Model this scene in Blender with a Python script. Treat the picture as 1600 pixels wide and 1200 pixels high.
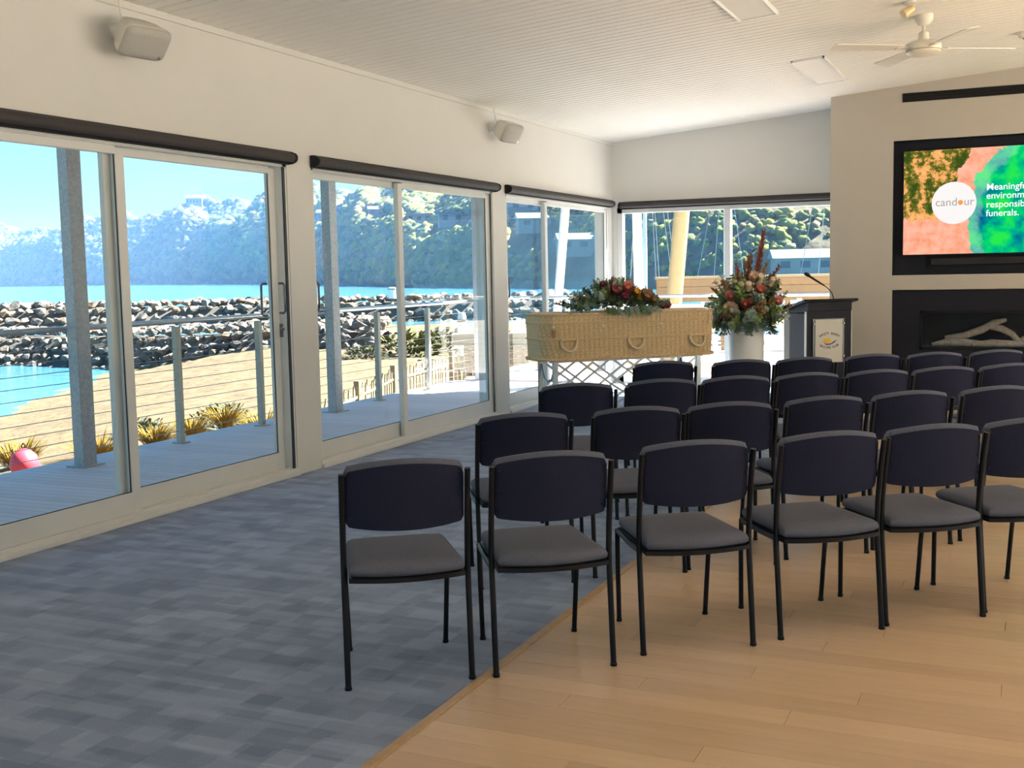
import bpy, bmesh, math, random
import numpy as np
from mathutils import Vector, Matrix

for o in list(bpy.data.objects):
    bpy.data.objects.remove(o)
scene = bpy.context.scene
C = scene.collection
random.seed(7)
rng = np.random.default_rng(7)
PI = math.pi

# ------------------------------------------------------------------ camera
CAM_H, YAW, PITCH, ROLL, FPX = 1.5, 0.42345, 0.09685, -0.0200, 1780.0
cy, sy, cp, sp = math.cos(YAW), math.sin(YAW), math.cos(PITCH), math.sin(PITCH)
fw = Vector((-sy * cp, cy * cp, -sp)); rt = Vector((cy, sy, 0)); up = rt.cross(fw)
r2 = math.cos(ROLL) * rt + math.sin(ROLL) * up
u2 = -math.sin(ROLL) * rt + math.cos(ROLL) * up
cam_data = bpy.data.cameras.new('camera'); cam = bpy.data.objects.new('camera', cam_data); C.objects.link(cam)
M = Matrix((r2, u2, -fw)).transposed().to_4x4(); M.translation = Vector((0, 0, CAM_H)); cam.matrix_world = M
cam_data.sensor_width = 36; cam_data.lens = 36 * FPX / 1600; cam_data.clip_end = 6000; cam_data.clip_start = .05
scene.camera = cam

# ------------------------------------------------------------------ world, sun, exposure
SUN_EL, SUN_AZ, SUN_E = math.radians(45), math.radians(42), 24.0       # azimuth from +Y towards +X
vs = scene.view_settings
vs.view_transform = 'Standard'; vs.look = 'None'; vs.exposure = 1.0; vs.gamma = 1.0; vs.use_curve_mapping = False
world = bpy.data.worlds.new('sky'); scene.world = world; world.use_nodes = True
wn = world.node_tree.nodes; wl = world.node_tree.links; wn.clear()
w_out = wn.new('ShaderNodeOutputWorld'); w_bg = wn.new('ShaderNodeBackground'); w_tc = wn.new('ShaderNodeTexCoord')
w_sep = wn.new('ShaderNodeSeparateXYZ'); w_rmp = wn.new('ShaderNodeValToRGB'); w_noi = wn.new('ShaderNodeTexNoise'); w_mix = wn.new('ShaderNodeMixRGB')
w_r2 = wn.new('ShaderNodeValToRGB'); w_map = wn.new('ShaderNodeMapping')
wl.new(w_tc.outputs['Generated'], w_sep.inputs[0]); wl.new(w_sep.outputs['Z'], w_rmp.inputs[0])
e = w_rmp.color_ramp.elements
e[0].position = 0.0; e[0].color = (.40, .74, .86, 1); e[1].position = .75; e[1].color = (.15, .42, .85, 1)
x_ = w_rmp.color_ramp.elements.new(.22); x_.color = (.24, .60, .83, 1)
w_map.inputs['Scale'].default_value = (1.5, 1.5, 5); w_noi.inputs['Scale'].default_value = 2.2; w_noi.inputs['Detail'].default_value = 5
wl.new(w_tc.outputs['Generated'], w_map.inputs[0]); wl.new(w_map.outputs[0], w_noi.inputs['Vector'])
w_r2.color_ramp.elements[0].position = .55; w_r2.color_ramp.elements[0].color = (0, 0, 0, 1); w_r2.color_ramp.elements[1].position = .85; w_r2.color_ramp.elements[1].color = (.5, .5, .5, 1)
wl.new(w_noi.outputs[0], w_r2.inputs[0]); wl.new(w_r2.outputs[0], w_mix.inputs[0]); wl.new(w_rmp.outputs[0], w_mix.inputs[1])
w_mix.inputs[2].default_value = (.70, .86, .93, 1)
wl.new(w_mix.outputs[0], w_bg.inputs[0]); w_bg.inputs[1].default_value = .58; wl.new(w_bg.outputs[0], w_out.inputs[0])

sun_d = bpy.data.lights.new('sun', 'SUN'); sun_d.energy = SUN_E; sun_d.angle = math.radians(.6); sun_d.color = (1.0, .93, .82)
sun = bpy.data.objects.new('sun', sun_d); C.objects.link(sun)
sun_vec = Vector((math.sin(SUN_AZ) * math.cos(SUN_EL), math.cos(SUN_AZ) * math.cos(SUN_EL), math.sin(SUN_EL)))
sun.rotation_euler = sun_vec.to_track_quat('Z', 'Y').to_euler(); sun.location = (3, 30, 40)

# ------------------------------------------------------------------ helpers
def mat(name, col, rough=.6, metal=0., var=.08, scale=12., bump=0., spec=.5, coord='Object', stretch=None, col2=None, sheen=0., detail=4., dist=.01):
    m = bpy.data.materials.new(name); m.use_nodes = True
    n = m.node_tree.nodes; l = m.node_tree.links; b = n['Principled BSDF']
    tc = n.new('ShaderNodeTexCoord'); mp = n.new('ShaderNodeMapping'); no = n.new('ShaderNodeTexNoise'); mx = n.new('ShaderNodeMixRGB')
    l.new(tc.outputs[coord], mp.inputs[0]); l.new(mp.outputs[0], no.inputs['Vector'])
    if stretch: mp.inputs['Scale'].default_value = stretch
    no.inputs['Scale'].default_value = scale; no.inputs['Detail'].default_value = detail
    c2 = col2 if col2 else tuple(max(0, c * (1 - 2 * var)) for c in col)
    c1 = col if col2 else tuple(min(1, c * (1 + var)) for c in col)
    mx.inputs[1].default_value = (*c1, 1); mx.inputs[2].default_value = (*c2, 1)
    l.new(no.outputs[0], mx.inputs[0]); l.new(mx.outputs[0], b.inputs['Base Color'])
    b.inputs['Roughness'].default_value = rough; b.inputs['Metallic'].default_value = metal
    b.inputs['Specular IOR Level'].default_value = spec
    if sheen: b.inputs['Sheen Weight'].default_value = sheen; b.inputs['Sheen Roughness'].default_value = .4
    if bump:
        bp = n.new('ShaderNodeBump'); bp.inputs['Strength'].default_value = bump; bp.inputs['Distance'].default_value = dist
        l.new(no.outputs[0], bp.inputs['Height']); l.new(bp.outputs[0], b.inputs['Normal'])
    return m

def nd(m): return m.node_tree.nodes, m.node_tree.links, m.node_tree.nodes['Principled BSDF']

class MB:
    def __init__(s): s.v = []; s.f = []
    def add(s, vs_, fs):
        k = len(s.v); s.v += [tuple(p) for p in vs_]; s.f += [tuple(i + k for i in f) for f in fs]; return s
    def box(s, x0, x1, y0, y1, z0, z1, m=None):
        p = [(x, y, z) for z in (z0, z1) for y in (y0, y1) for x in (x0, x1)]
        if m: p = [m @ Vector(q) for q in p]
        return s.add(p, [(0, 2, 3, 1), (4, 5, 7, 6), (0, 1, 5, 4), (2, 6, 7, 3), (0, 4, 6, 2), (1, 3, 7, 5)])
    def bbox(s, x0, x1, y0, y1, z0, z1, b=.004, m=None):      # box with chamfered edges
        bm = bmesh.new(); bmesh.ops.create_cube(bm, size=1)
        for v in bm.verts: v.co = Vector(((x0 + x1) / 2 + v.co.x * (x1 - x0), (y0 + y1) / 2 + v.co.y * (y1 - y0), (z0 + z1) / 2 + v.co.z * (z1 - z0)))
        bmesh.ops.bevel(bm, geom=bm.edges[:], offset=b, segments=1, affect='EDGES')
        bm.verts.index_update()
        vs_ = [(m @ v.co if m else v.co.copy()) for v in bm.verts]; fs = [[v.index for v in f.verts] for f in bm.faces]; bm.free()
        return s.add(vs_, fs)
    def tube(s, path, r, n=10, cap=True):
        path = [Vector(p) for p in path]; rs = r if isinstance(r, (list, tuple)) else [r] * len(path)
        vs_ = []; fs = []; prev = None
        for i, p in enumerate(path):
            t = (path[min(i + 1, len(path) - 1)] - path[max(i - 1, 0)]).normalized()
            if prev is None: a = t.orthogonal().normalized()
            else:
                a = prev - t * prev.dot(t); a = a.normalized() if a.length > 1e-6 else t.orthogonal().normalized()
            prev = a; b = t.cross(a)
            for k in range(n):
                q = 2 * PI * k / n; vs_.append(p + (a * math.cos(q) + b * math.sin(q)) * rs[i])
        for i in range(len(path) - 1):
            for k in range(n): fs.append((i * n + k, i * n + (k + 1) % n, (i + 1) * n + (k + 1) % n, (i + 1) * n + k))
        if cap:
            fs.append(tuple(range(n - 1, -1, -1))); e_ = (len(path) - 1) * n; fs.append(tuple(range(e_, e_ + n)))
        return s.add(vs_, fs)
    def lathe(s, prof, n=24, m=None, cap=True):
        vs_ = []; fs = []
        for r, z in prof:
            for k in range(n):
                p = Vector((r * math.cos(2 * PI * k / n), r * math.sin(2 * PI * k / n), z)); vs_.append(m @ p if m else p)
        for i in range(len(prof) - 1):
            for k in range(n): fs.append((i * n + k, i * n + (k + 1) % n, (i + 1) * n + (k + 1) % n, (i + 1) * n + k))
        if cap:
            fs.append(tuple(range(n - 1, -1, -1))); e_ = (len(prof) - 1) * n; fs.append(tuple(range(e_, e_ + n)))
        return s.add(vs_, fs)
    def prism(s, pts, a0, a1, axis='y'):
        n = len(pts); put = {'y': lambda p, a: (p[0], a, p[1]), 'x': lambda p, a: (a, p[0], p[1]), 'z': lambda p, a: (p[0], p[1], a)}[axis]
        return s.add([put(p, a0) for p in pts] + [put(p, a1) for p in pts],
                     [tuple(range(n - 1, -1, -1)), tuple(range(n, 2 * n))] + [(i, (i + 1) % n, n + (i + 1) % n, n + i) for i in range(n)])
    def grid(s, fn, nu, nv, closed_u=False):
        vs_ = [fn(i / (nu if closed_u else nu - 1), j / (nv - 1)) for j in range(nv) for i in range(nu)]; fs = []
        for j in range(nv - 1):
            for i in range(nu if closed_u else nu - 1):
                k = (i + 1) % nu; fs.append((j * nu + i, j * nu + k, (j + 1) * nu + k, (j + 1) * nu + i))
        return s.add(vs_, fs)
    def mesh(s, name, smooth=None):
        me = bpy.data.meshes.new(name); me.from_pydata([tuple(p) for p in s.v], [], s.f); me.update()
        bm = bmesh.new(); bm.from_mesh(me); bmesh.ops.recalc_face_normals(bm, faces=bm.faces); bm.to_mesh(me); bm.free()
        if smooth is not None:
            for p in me.polygons: p.use_smooth = True
            me.set_sharp_from_angle(angle=math.radians(smooth))
        return me
    def build(s, name, material, parent=None, smooth=None):
        me = s.mesh(name, smooth); me.materials.append(material)
        return link(name, me, parent)

def link(name, me, parent=None):
    o = bpy.data.objects.new(name, me); C.objects.link(o)
    if parent: o.parent = parent
    return o
def tag(o, label=None, cat=None, group=None, kind=None):
    if label: o['label'] = label
    if cat: o['category'] = cat
    if group: o['group'] = group
    if kind: o['kind'] = kind
    return o
def empty(name, loc, rz=0., label=None, cat=None, group=None, kind=None):
    o = bpy.data.objects.new(name, None); C.objects.link(o); o.location = loc; o.rotation_euler = (0, 0, rz); o.empty_display_size = .1
    return tag(o, label, cat, group, kind)
def copy_tree(o, parent=None):
    c = o.copy(); C.objects.link(c)
    if parent: c.parent = parent
    for ch in list(o.children): copy_tree(ch, c)
    return c
def arc(c, r, a0, a1, n, pl='xz'):
    out = []
    for i in range(n + 1):
        a = a0 + (a1 - a0) * i / n; p, q = math.cos(a) * r, math.sin(a) * r
        out.append((c[0] + p, c[1], c[2] + q) if pl == 'xz' else (c[0] + p, c[1] + q, c[2]) if pl == 'xy' else (c[0], c[1] + p, c[2] + q))
    return out
def text_part(name, body, size, material, parent, loc, rot, align='LEFT', ext=.0008, bold=0.):
    cu = bpy.data.curves.new(name, 'FONT'); cu.body = body; cu.size = size; cu.align_x = align; cu.extrude = ext; cu.offset = bold
    t = bpy.data.objects.new(name, cu); C.objects.link(t)
    bpy.context.view_layer.update()
    me = bpy.data.meshes.new_from_object(t.evaluated_get(bpy.context.evaluated_depsgraph_get())); bpy.data.objects.remove(t)
    me.materials.append(material); o = link(name, me, parent); o.location = loc; o.rotation_euler = rot; return o

# site axes of the shore: S(lat, dep, z); the bay lies along 'dep'
SL = Vector((.911, .411, 0)); SD = Vector((-.411, .911, 0))
def S(lat, dep, z=0.): p = SL * lat + SD * dep; return Vector((p.x, p.y, z))

# ------------------------------------------------------------------ materials
M_wall = mat('wall_paint', (.70, .685, .645), .75, var=.02, scale=3)
M_ceil = mat('ceiling_paint', (.87, .84, .77), .6, var=.03, scale=4)
M_taupe = mat('taupe_paint', (.47, .43, .37), .7, var=.03, scale=3)
M_alu = mat('white_powder_coat', (.72, .72, .69), .35, var=.03, scale=6)
M_alud = mat('dark_seal', (.03, .03, .04), .5, var=.1)
M_steel = mat('brushed_steel', (.55, .55, .55), .28, 1., var=.08, scale=40)
M_galv = mat('galvanised_steel', (.46, .48, .50), .5, .35, var=.25, scale=45, bump=.1)
M_blind = mat('blind_fabric', (.045, .038, .038), .7, var=.15, scale=60)
M_black = mat('black_powder_coat', (.006, .006, .009), .42, var=.2, scale=30, spec=.25)
M_blackp = mat('black_panel', (.014, .015, .024), .5, var=.15, scale=8, spec=.2)
M_fab_shaded = mat('charcoal_fabric_shaded', (.022, .025, .052), .95, var=.25, scale=220, bump=.3, sheen=.0, spec=.15, dist=.002)  # chair fabric, darker copy with the shade of the backs in its colour
M_fab_lit = mat('charcoal_fabric_lit', (.135, .145, .19), .95, var=.22, scale=220, bump=.3, sheen=.0, spec=.15, dist=.002)  # same chair fabric, lighter copy with light from above in its colour
M_white = mat('white_gloss', (.82, .82, .80), .35, var=.02)
M_plast = mat('cream_plastic', (.70, .67, .60), .45, var=.04)
M_grille = mat('speaker_grille', (.52, .50, .45), .7, var=.25, scale=300, bump=.3, dist=.002)

M_glass = bpy.data.materials.new('window_glass'); M_glass.use_nodes = True
n, l = M_glass.node_tree.nodes, M_glass.node_tree.links; n.clear()
g_o = n.new('ShaderNodeOutputMaterial'); g_m = n.new('ShaderNodeMixShader'); g_t = n.new('ShaderNodeBsdfTransparent'); g_g = n.new('ShaderNodeBsdfGlossy'); g_f = n.new('ShaderNodeFresnel')
g_t.inputs[0].default_value = (.95, .975, .97, 1); g_g.inputs['Roughness'].default_value = .01
n.remove(g_f); g_geo = n.new('ShaderNodeNewGeometry'); g_d = n.new('ShaderNodeVectorMath'); g_d.operation = 'DOT_PRODUCT'
l.new(g_geo.outputs['Normal'], g_d.inputs[0]); l.new(g_geo.outputs['Incoming'], g_d.inputs[1])
def _mm(op, a, b_):
    q = n.new('ShaderNodeMath'); q.operation = op
    for i, v in enumerate((a, b_)):
        if isinstance(v, (int, float)): q.inputs[i].default_value = v
        elif v is not None: l.new(v, q.inputs[i])
    return q.outputs[0]
g_s = _mm('ADD', _mm('MULTIPLY', _mm('POWER', _mm('SUBTRACT', 1.0, _mm('ABSOLUTE', g_d.outputs['Value'], None)), 5.0), .94), .05)   # Schlick, same from both sides
l.new(g_s, g_m.inputs[0]); l.new(g_t.outputs[0], g_m.inputs[1]); l.new(g_g.outputs[0], g_m.inputs[2]); l.new(g_m.outputs[0], g_o.inputs[0])

def plank_mat(name, c1, c2, rough, axis, grain=(1, 18, 1), spec=.5, bump=.02):
    m = mat(name, c1, rough, var=0, scale=3.0, stretch=grain, col2=c2, spec=spec, detail=7, bump=bump, dist=.003)
    nn, ll, b = nd(m)
    oi = nn.new('ShaderNodeObjectInfo'); hs = nn.new('ShaderNodeHueSaturation'); mr = nn.new('ShaderNodeMapRange')
    geo = nn.new('ShaderNodeNewGeometry')
    src = b.inputs['Base Color'].links[0].from_socket
    ad = nn.new('ShaderNodeMath'); ad.operation = 'ADD'; fr = nn.new('ShaderNodeMath'); fr.operation = 'FRACT'
    ll.new(oi.outputs['Random'], ad.inputs[0]); ll.new(geo.outputs['Random Per Island'], ad.inputs[1]); ll.new(ad.outputs[0], fr.inputs[0])
    mr.inputs['To Min'].default_value = .93; mr.inputs['To Max'].default_value = 1.06; ll.new(fr.outputs[0], mr.inputs[0])
    ll.new(src, hs.inputs['Color']); ll.new(mr.outputs[0], hs.inputs['Value']); ll.new(hs.outputs[0], b.inputs['Base Color'])
    return m
M_floor = plank_mat('oak_floor', (.66, .49, .335), (.57, .40, .255), .26, 'x', (.6, 9, 1))
M_deck = plank_mat('deck_timber', (.70, .66, .71), (.55, .52, .56), .7, 'x', (.8, 14, 1), bump=.1)
M_timber = plank_mat('honey_timber', (.24, .15, .075), (.17, .10, .045), .6, 'x')
M_picket = plank_mat('weathered_picket', (.30, .24, .14), (.20, .16, .09), .8, 'x', (8, 8, 1))
M_trim = mat('timber_trim', (.50, .32, .15), .4, var=.2, scale=20)

# carpet: interlocking rectangular flecks in three tones
M_carpet = mat('carpet', (.2, .23, .28), .95, var=.1, scale=260, bump=.5, sheen=.2, dist=.004)
nn, ll, b = nd(M_carpet)
tc = nn.new('ShaderNodeTexCoord'); cols = []
def fleck(sc, off, seed):
    mp = nn.new('ShaderNodeMapping'); mp.inputs['Scale'].default_value = sc; mp.inputs['Location'].default_value = off
    br = nn.new('ShaderNodeTexBrick'); br.inputs['Scale'].default_value = 1; br.inputs['Mortar Size'].default_value = 0
    br.inputs['Color1'].default_value = (0, 0, 0, 1); br.inputs['Color2'].default_value = (1, 1, 1, 1); br.inputs['Brick Width'].default_value = .5; br.inputs['Row Height'].default_value = .25
    br.offset = .37
    ll.new(tc.outputs['Object'], mp.inputs[0]); ll.new(mp.outputs[0], br.inputs['Vector']); return br.outputs[0]
f1 = fleck((2.2, 2.6, 1), (0, 0, 0), 1); f2 = fleck((1.3, 4.1, 1), (3.3, 1.7, 0), 2); f3 = fleck((4.5, 2.0, 1), (1.1, 5.2, 0), 3)
a1 = nn.new('ShaderNodeMath'); a1.operation = 'ADD'; a2 = nn.new('ShaderNodeMath'); a2.operation = 'ADD'; a3 = nn.new('ShaderNodeMath'); a3.operation = 'MULTIPLY'; a3.inputs[1].default_value = .333
ll.new(f1, a1.inputs[0]); ll.new(f2, a1.inputs[1]); ll.new(a1.outputs[0], a2.inputs[0]); ll.new(f3, a2.inputs[1]); ll.new(a2.outputs[0], a3.inputs[0])
rm = nn.new('ShaderNodeValToRGB'); rm.color_ramp.elements[0].color = (.135, .19, .31, 1); rm.color_ramp.elements[1].color = (.31, .39, .56, 1)
rm.color_ramp.elements[0].position = .15; rm.color_ramp.elements[1].position = .9
ll.new(a3.outputs[0], rm.inputs[0])
src = b.inputs['Base Color'].links[0].from_socket; mx = nn.new('ShaderNodeMixRGB'); mx.blend_type = 'OVERLAY'; mx.inputs[0].default_value = .5
ll.new(rm.outputs[0], mx.inputs[1]); ll.new(src, mx.inputs[2])
no = [q for q in nn if q.type == 'TEX_NOISE'][0]
mx2 = nn.new('ShaderNodeMixRGB'); mx2.blend_type = 'MULTIPLY'; mx2.inputs[0].default_value = .55
rr = nn.new('ShaderNodeValToRGB'); rr.color_ramp.elements[0].position = .3; rr.color_ramp.elements[0].color = (.45, .45, .45, 1); rr.color_ramp.elements[1].position = .7; rr.color_ramp.elements[1].color = (1.3, 1.3, 1.3, 1)
ll.new(no.outputs[0], rr.inputs[0]); ll.new(rm.outputs[0], mx2.inputs[1]); ll.new(rr.outputs[0], mx2.inputs[2]); ll.new(mx2.outputs[0], b.inputs['Base Color'])

# ------------------------------------------------------------------ room shell
XW, YE, YT, SLOPE = -5.04, 14.53, 13.62, .0802
XR, YB = 6.0, -4.0
def zc(x): return 3.19 + SLOPE * (x - XW)
TILT = -math.atan(SLOPE)
CARPET_X = -1.815

def struct(o, label, cat=None):
    o['kind'] = 'structure'; o['label'] = label
    if cat: o['category'] = cat
    return o

# timber floor with boards running across the room
fb = MB().box(CARPET_X, XR, YB, YT + .1, -.14, -.006).build('floor', mat('floor_joint', (.10, .06, .03), .8), None)
struct(fb, 'honey coloured timber board floor', 'floor')
PW = .13
board_meshes = {}
def board_mesh(L):
    k = round(L, 3)
    if k not in board_meshes:
        board_meshes[k] = MB().bbox(0, L, 0, PW - .0012, -.012, 0, .0011).mesh('board')
        board_meshes[k].materials.append(M_floor)
    return board_meshes[k]
rest = MB(); y = YB; row = 0
while y < YT:
    x = CARPET_X + .02; first = True
    offs = [.55, 1.3, .9, 1.75, .35, 1.1][row % 6]
    while x < XR - .02:
        L = offs if first else 1.85
        L = min(L, XR - .02 - x); first = False
        if 2.4 < y < 8.6 and x < 1.0:
            o = link('board', board_mesh(L - .001), fb); o.location = (x, y, 0)
        else: rest.bbox(x, x + L - .001, y, y + PW - .0012, -.012, 0, .0011)
        x += L
    y += PW; row += 1
tag(rest.build('boards', M_floor, fb), kind='stuff')
cp_ = MB().box(XW - .02, CARPET_X - .012, YB, YE + .02, -.14, .0).build('floor', M_carpet)
struct(cp_, 'blue grey patterned carpet along the glass doors', 'carpet')
tr = MB().bbox(CARPET_X - .014, CARPET_X + .022, YB, YT, -.02, .005, .002).build('trim_1', M_trim)
struct(tr, 'thin timber strip between carpet and boards', 'trim')

# left wall
wl_ = MB()
wl_.box(XW - .2, XW, YB, YE + .2, 2.36, 3.34)
DOORS = [(3.82, 7.17), (7.49, 10.78), (11.11, 14.40)]
yy = YB
for a, b_ in DOORS:
    wl_.box(XW - .2, XW, yy, a, 0, 2.36); yy = b_
wl_.box(XW - .2, XW, yy, YE + .2, 0, 2.36)
struct(wl_.build('wall_left', M_wall), 'pale painted wall above the sliding doors', 'wall')
# end wall over the corner window
WX0, WX1 = -4.97, -1.9
we = MB().box(XW, XR, YE, YE + .2, 2.34, 4.2).box(XW, WX0, YE, YE + .2, 0, 2.34).box(WX1, XR, YE, YE + .2, 0, 2.34)
struct(we.build('wall_end', M_wall), 'pale painted end wall above the corner window', 'wall')
# television wall, a taupe box with two niches
NX0, NX1 = -1.38, .90
wt = MB()
def tvbox(x0, x1, z0, z1): wt.box(x0, x1, YT, YE, z0, z1)
tvbox(-2.07, NX0, 0, 4.1); tvbox(NX1, XR, 0, 4.1); tvbox(NX0, NX1, 1.225, 1.39); tvbox(NX0, NX1, 2.89, 4.1)
wt.box(NX0, NX1, YT + .16, YE, 1.39, 2.89); wt.box(NX0, NX1, YT + .5, YE, 0, 1.225)
struct(wt.build('wall_television', M_taupe), 'taupe feature wall holding the screen and the fireplace', 'wall')
nb = MB(); nb.box(NX0, NX1, YT + .14, YT + .165, 1.39, 2.89); nb.box(NX0 - .001, NX0 + .004, YT + .002, YT + .16, 1.39, 2.89)
nb.box(NX0, NX1, YT + .002, YT + .16, 2.886, 2.891)
struct(nb.build('trim_2', M_blackp), 'black lining of the screen niche', 'trim')
# unseen right and back walls, openings added and sized to let daylight in
wr = MB().box(XR, XR + .2, YB, YE, 2.4, 2.55).box(XR, XR + .2, YB, YE, 3.9, 4.3)      # added openings: tall ones below, a clerestory strip above for more sun
for a, b_ in [(YB, -3.), (.6, .8), (4.6, 4.8), (8.6, 8.8), (12.6, YE)]: wr.box(XR, XR + .2, a, b_, 0, 4.0)
wr.box(XR, XR + .2, YB, 4.7, 2.5, 4.0).box(XR, XR + .2, YB, 1.6, 0, 2.5)
struct(wr.build('wall_right', M_wall), 'pale unseen wall with openings added for daylight', 'wall')
wb = MB().box(XW - .2, XR + .2, YB - .2, YB, 2.4, 4.3)
for a, b_ in [(XW - .2, -4.6), (-1.2, -.9), (2.6, 2.9), (5.6, XR + .2)]: wb.box(a, b_, YB - .2, YB, 0, 2.4)
struct(wb.build('wall_back', M_wall), 'pale unseen rear wall with openings added for daylight', 'wall')
# skirting along the piers
sk = MB()
for a, b_ in [(7.17, 7.49), (10.78, 11.11), (14.40, YE)]: sk.box(XW, XW + .004, a, b_, 0, .02)
struct(sk.build('baseboard_left', M_alu), 'low skirting under the piers between doors', 'trim')

# ceiling: base slab and lining boards with V joints
def sl(x, dz=0): return zc(x) + dz
cb = MB(); cb.add([(XW - .1, YB, sl(XW - .1, .014)), (XR + .1, YB, sl(XR + .1, .014)), (XR + .1, YE + .1, sl(XR + .1, .014)), (XW - .1, YE + .1, sl(XW - .1, .014)),
                   (XW - .1, YB, sl(XW - .1, .1)), (XR + .1, YB, sl(XR + .1, .1)), (XR + .1, YE + .1, sl(XR + .1, .1)), (XW - .1, YE + .1, sl(XW - .1, .1))],
                  [(0, 1, 2, 3), (4, 5, 6, 7), (0, 1, 5, 4), (1, 2, 6, 5), (2, 3, 7, 6), (3, 0, 4, 7)])
ceil = struct(cb.build('ceiling', M_ceil), 'sloping cream board lined ceiling', 'ceiling')
BP = .112; LB = (XR - XW) / math.cos(TILT)
bmesh_c = MB().prism([(0.002, .013), (.002, .011), (.012, 0), (BP - .012, 0), (BP - .002, .011), (BP - .002, .013)], 0, LB, 'x').mesh('lining_board'); bmesh_c.materials.append(M_ceil)
k = int((YE - YB) / BP)
for i in range(k + 1):
    y0 = YE - (i + 1) * BP
    if y0 < YB: break
    o = link('lining_board', bmesh_c, ceil); o.location = (XW, y0, zc(XW)); o.rotation_euler = (0, TILT, 0)
co = MB()
co.prism([(XW, 3.15), (XW + .018, 3.15), (XW + .018, 3.195), (XW, 3.195)], YB, YE, 'y')
struct(co.build('trim_3', M_wall), 'slim bead where left wall meets ceiling', 'trim')
# roof over room and verandah
rf = MB(); a0, a1 = -7.35, 6.5
rf.add([(x, y, zc(x) + d) for d in (.13, .3) for x, y in ((a0, YB - 1), (a1, YB - 1), (a1, 15.2), (a0, 15.2))], [(0, 1, 2, 3), (4, 5, 6, 7), (0, 1, 5, 4), (1, 2, 6, 5), (2, 3, 7, 6), (3, 0, 4, 7)])
struct(rf.build('roof', mat('roof_sheet', (.5, .5, .5), .5)), 'sloping roof over room and verandah', 'roof')

# ------------------------------------------------------------------ sliding doors in the left wall
def stile(mb, y0, y1, x0, x1, z0=.05, z1=2.31): mb.bbox(x0, x1, y0, y1, z0, z1, .003)
M_dsteel = mat('satin_handle', (.16, .16, .17), .3, .8)
def pull(root, y, x, side, mt=M_dsteel, z0=1.24, z1=1.46):
    d = .05 * side
    MB().tube([(x, y, z0), (x + d * .7, y, z0), (x + d, y, z0 + .014), (x + d, y, z1 - .014), (x + d * .7, y, z1), (x, y, z1)], .0085, 10).build('handle', mt, root, 40)
def sliding_door(idx, y0, y1, m0, m1, inner_first, label, hy):
    root = empty('door_%d' % idx, (0, 0, 0), 0, label, 'door', None, 'structure')
    f = MB(); f.bbox(XW - .13, XW - .005, y0, y0 + .035, 0, 2.35, .003); f.bbox(XW - .13, XW - .005, y1 - .05, y1, 0, 2.35, .003); f.bbox(XW - .13, XW - .005, y0, y1, 2.32, 2.36, .003)
    f.build('frame', M_alu, root)
    s_ = MB(); s_.bbox(XW - .14, XW + .005, y0, y1, 0, .055, .004); s_.bbox(XW + .003, XW + .03, y0, y1, 0, .028, .003); s_.box(XW - .085, XW - .08, y0 + .03, y1 - .03, .055, .065); s_.box(XW - .04, XW - .035, y0 + .03, y1 - .03, .055, .065)
    s_.build('sill', M_alu, root)
    xi, xo = (XW - .062, XW - .02), (XW - .118, XW - .076)
    for (a, b_), inner in (((y0 + .03, m1), inner_first), ((m0, y1 - .05), not inner_first)):
        xa, xb = xi if inner else xo
        p = MB(); stile(p, a, a + .075, xa, xb); stile(p, b_ - .075, b_, xa, xb); p.bbox(xa, xb, a + .07, b_ - .07, .055, .185, .003); p.bbox(xa, xb, a + .07, b_ - .07, 2.27, 2.325, .003)
        lf = p.build('sash', M_alu, root)
        g = MB(); xm = (xa + xb) / 2
        g.box(xm + .008, xm + .014, a + .075, a + .081, .185, 2.27); g.box(xm + .008, xm + .014, b_ - .081, b_ - .075, .185, 2.27); g.box(xm + .008, xm + .014, a + .08, b_ - .08, .185, .19)
        g.build('seal', M_alud, lf)
        MB().add([(xm, a + .073, .183), (xm, b_ - .073, .183), (xm, b_ - .073, 2.272), (xm, a + .073, 2.272)], [(0, 1, 2, 3)]).build('pane', M_glass, lf)
    return root
d1 = sliding_door(1, 3.82, 7.17, 5.38, 5.50, True, 'white framed sliding glass door nearest the camera', 0)
d2 = sliding_door(2, 7.49, 10.78, 8.86, 9.02, False, 'white framed sliding glass door, middle of three in left wall', 0)
d3 = sliding_door(3, 11.11, 14.40, 12.24, 12.42, False, 'white framed sliding glass door closest to the room corner', 0)
pull(d1, 7.045, XW - .02, 1); pull(d1, 7.03, XW - .12, -1, z0=1.22)
lk = MB().lathe([(.016, 0), (.016, .012), (.008, .016), (.008, .03)], 12, Matrix.Translation((XW - .02, 7.05, 1.12)) @ Matrix.Rotation(PI / 2, 4, 'Y')); lk.bbox(XW - .02, XW - .012, 7.03, 7.07, 1.06, 1.16, .002)
lk.build('lock', M_dsteel, d1, 40)
pull(d2, 7.555, XW - .06, 1); pull(d3, 11.19, XW - .06, 1)
jb = MB()
for a in (7.165, 10.775): jb.box(XW - .01, XW - .002, a - .052, a - .03, .05, 2.32)
for r_, a in ((d1, 7.165), (d2, 10.775)): MB().box(XW - .012, XW - .001, a - .045, a - .02, .05, 2.32).build('brush_seal', M_alud, r_)

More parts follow.
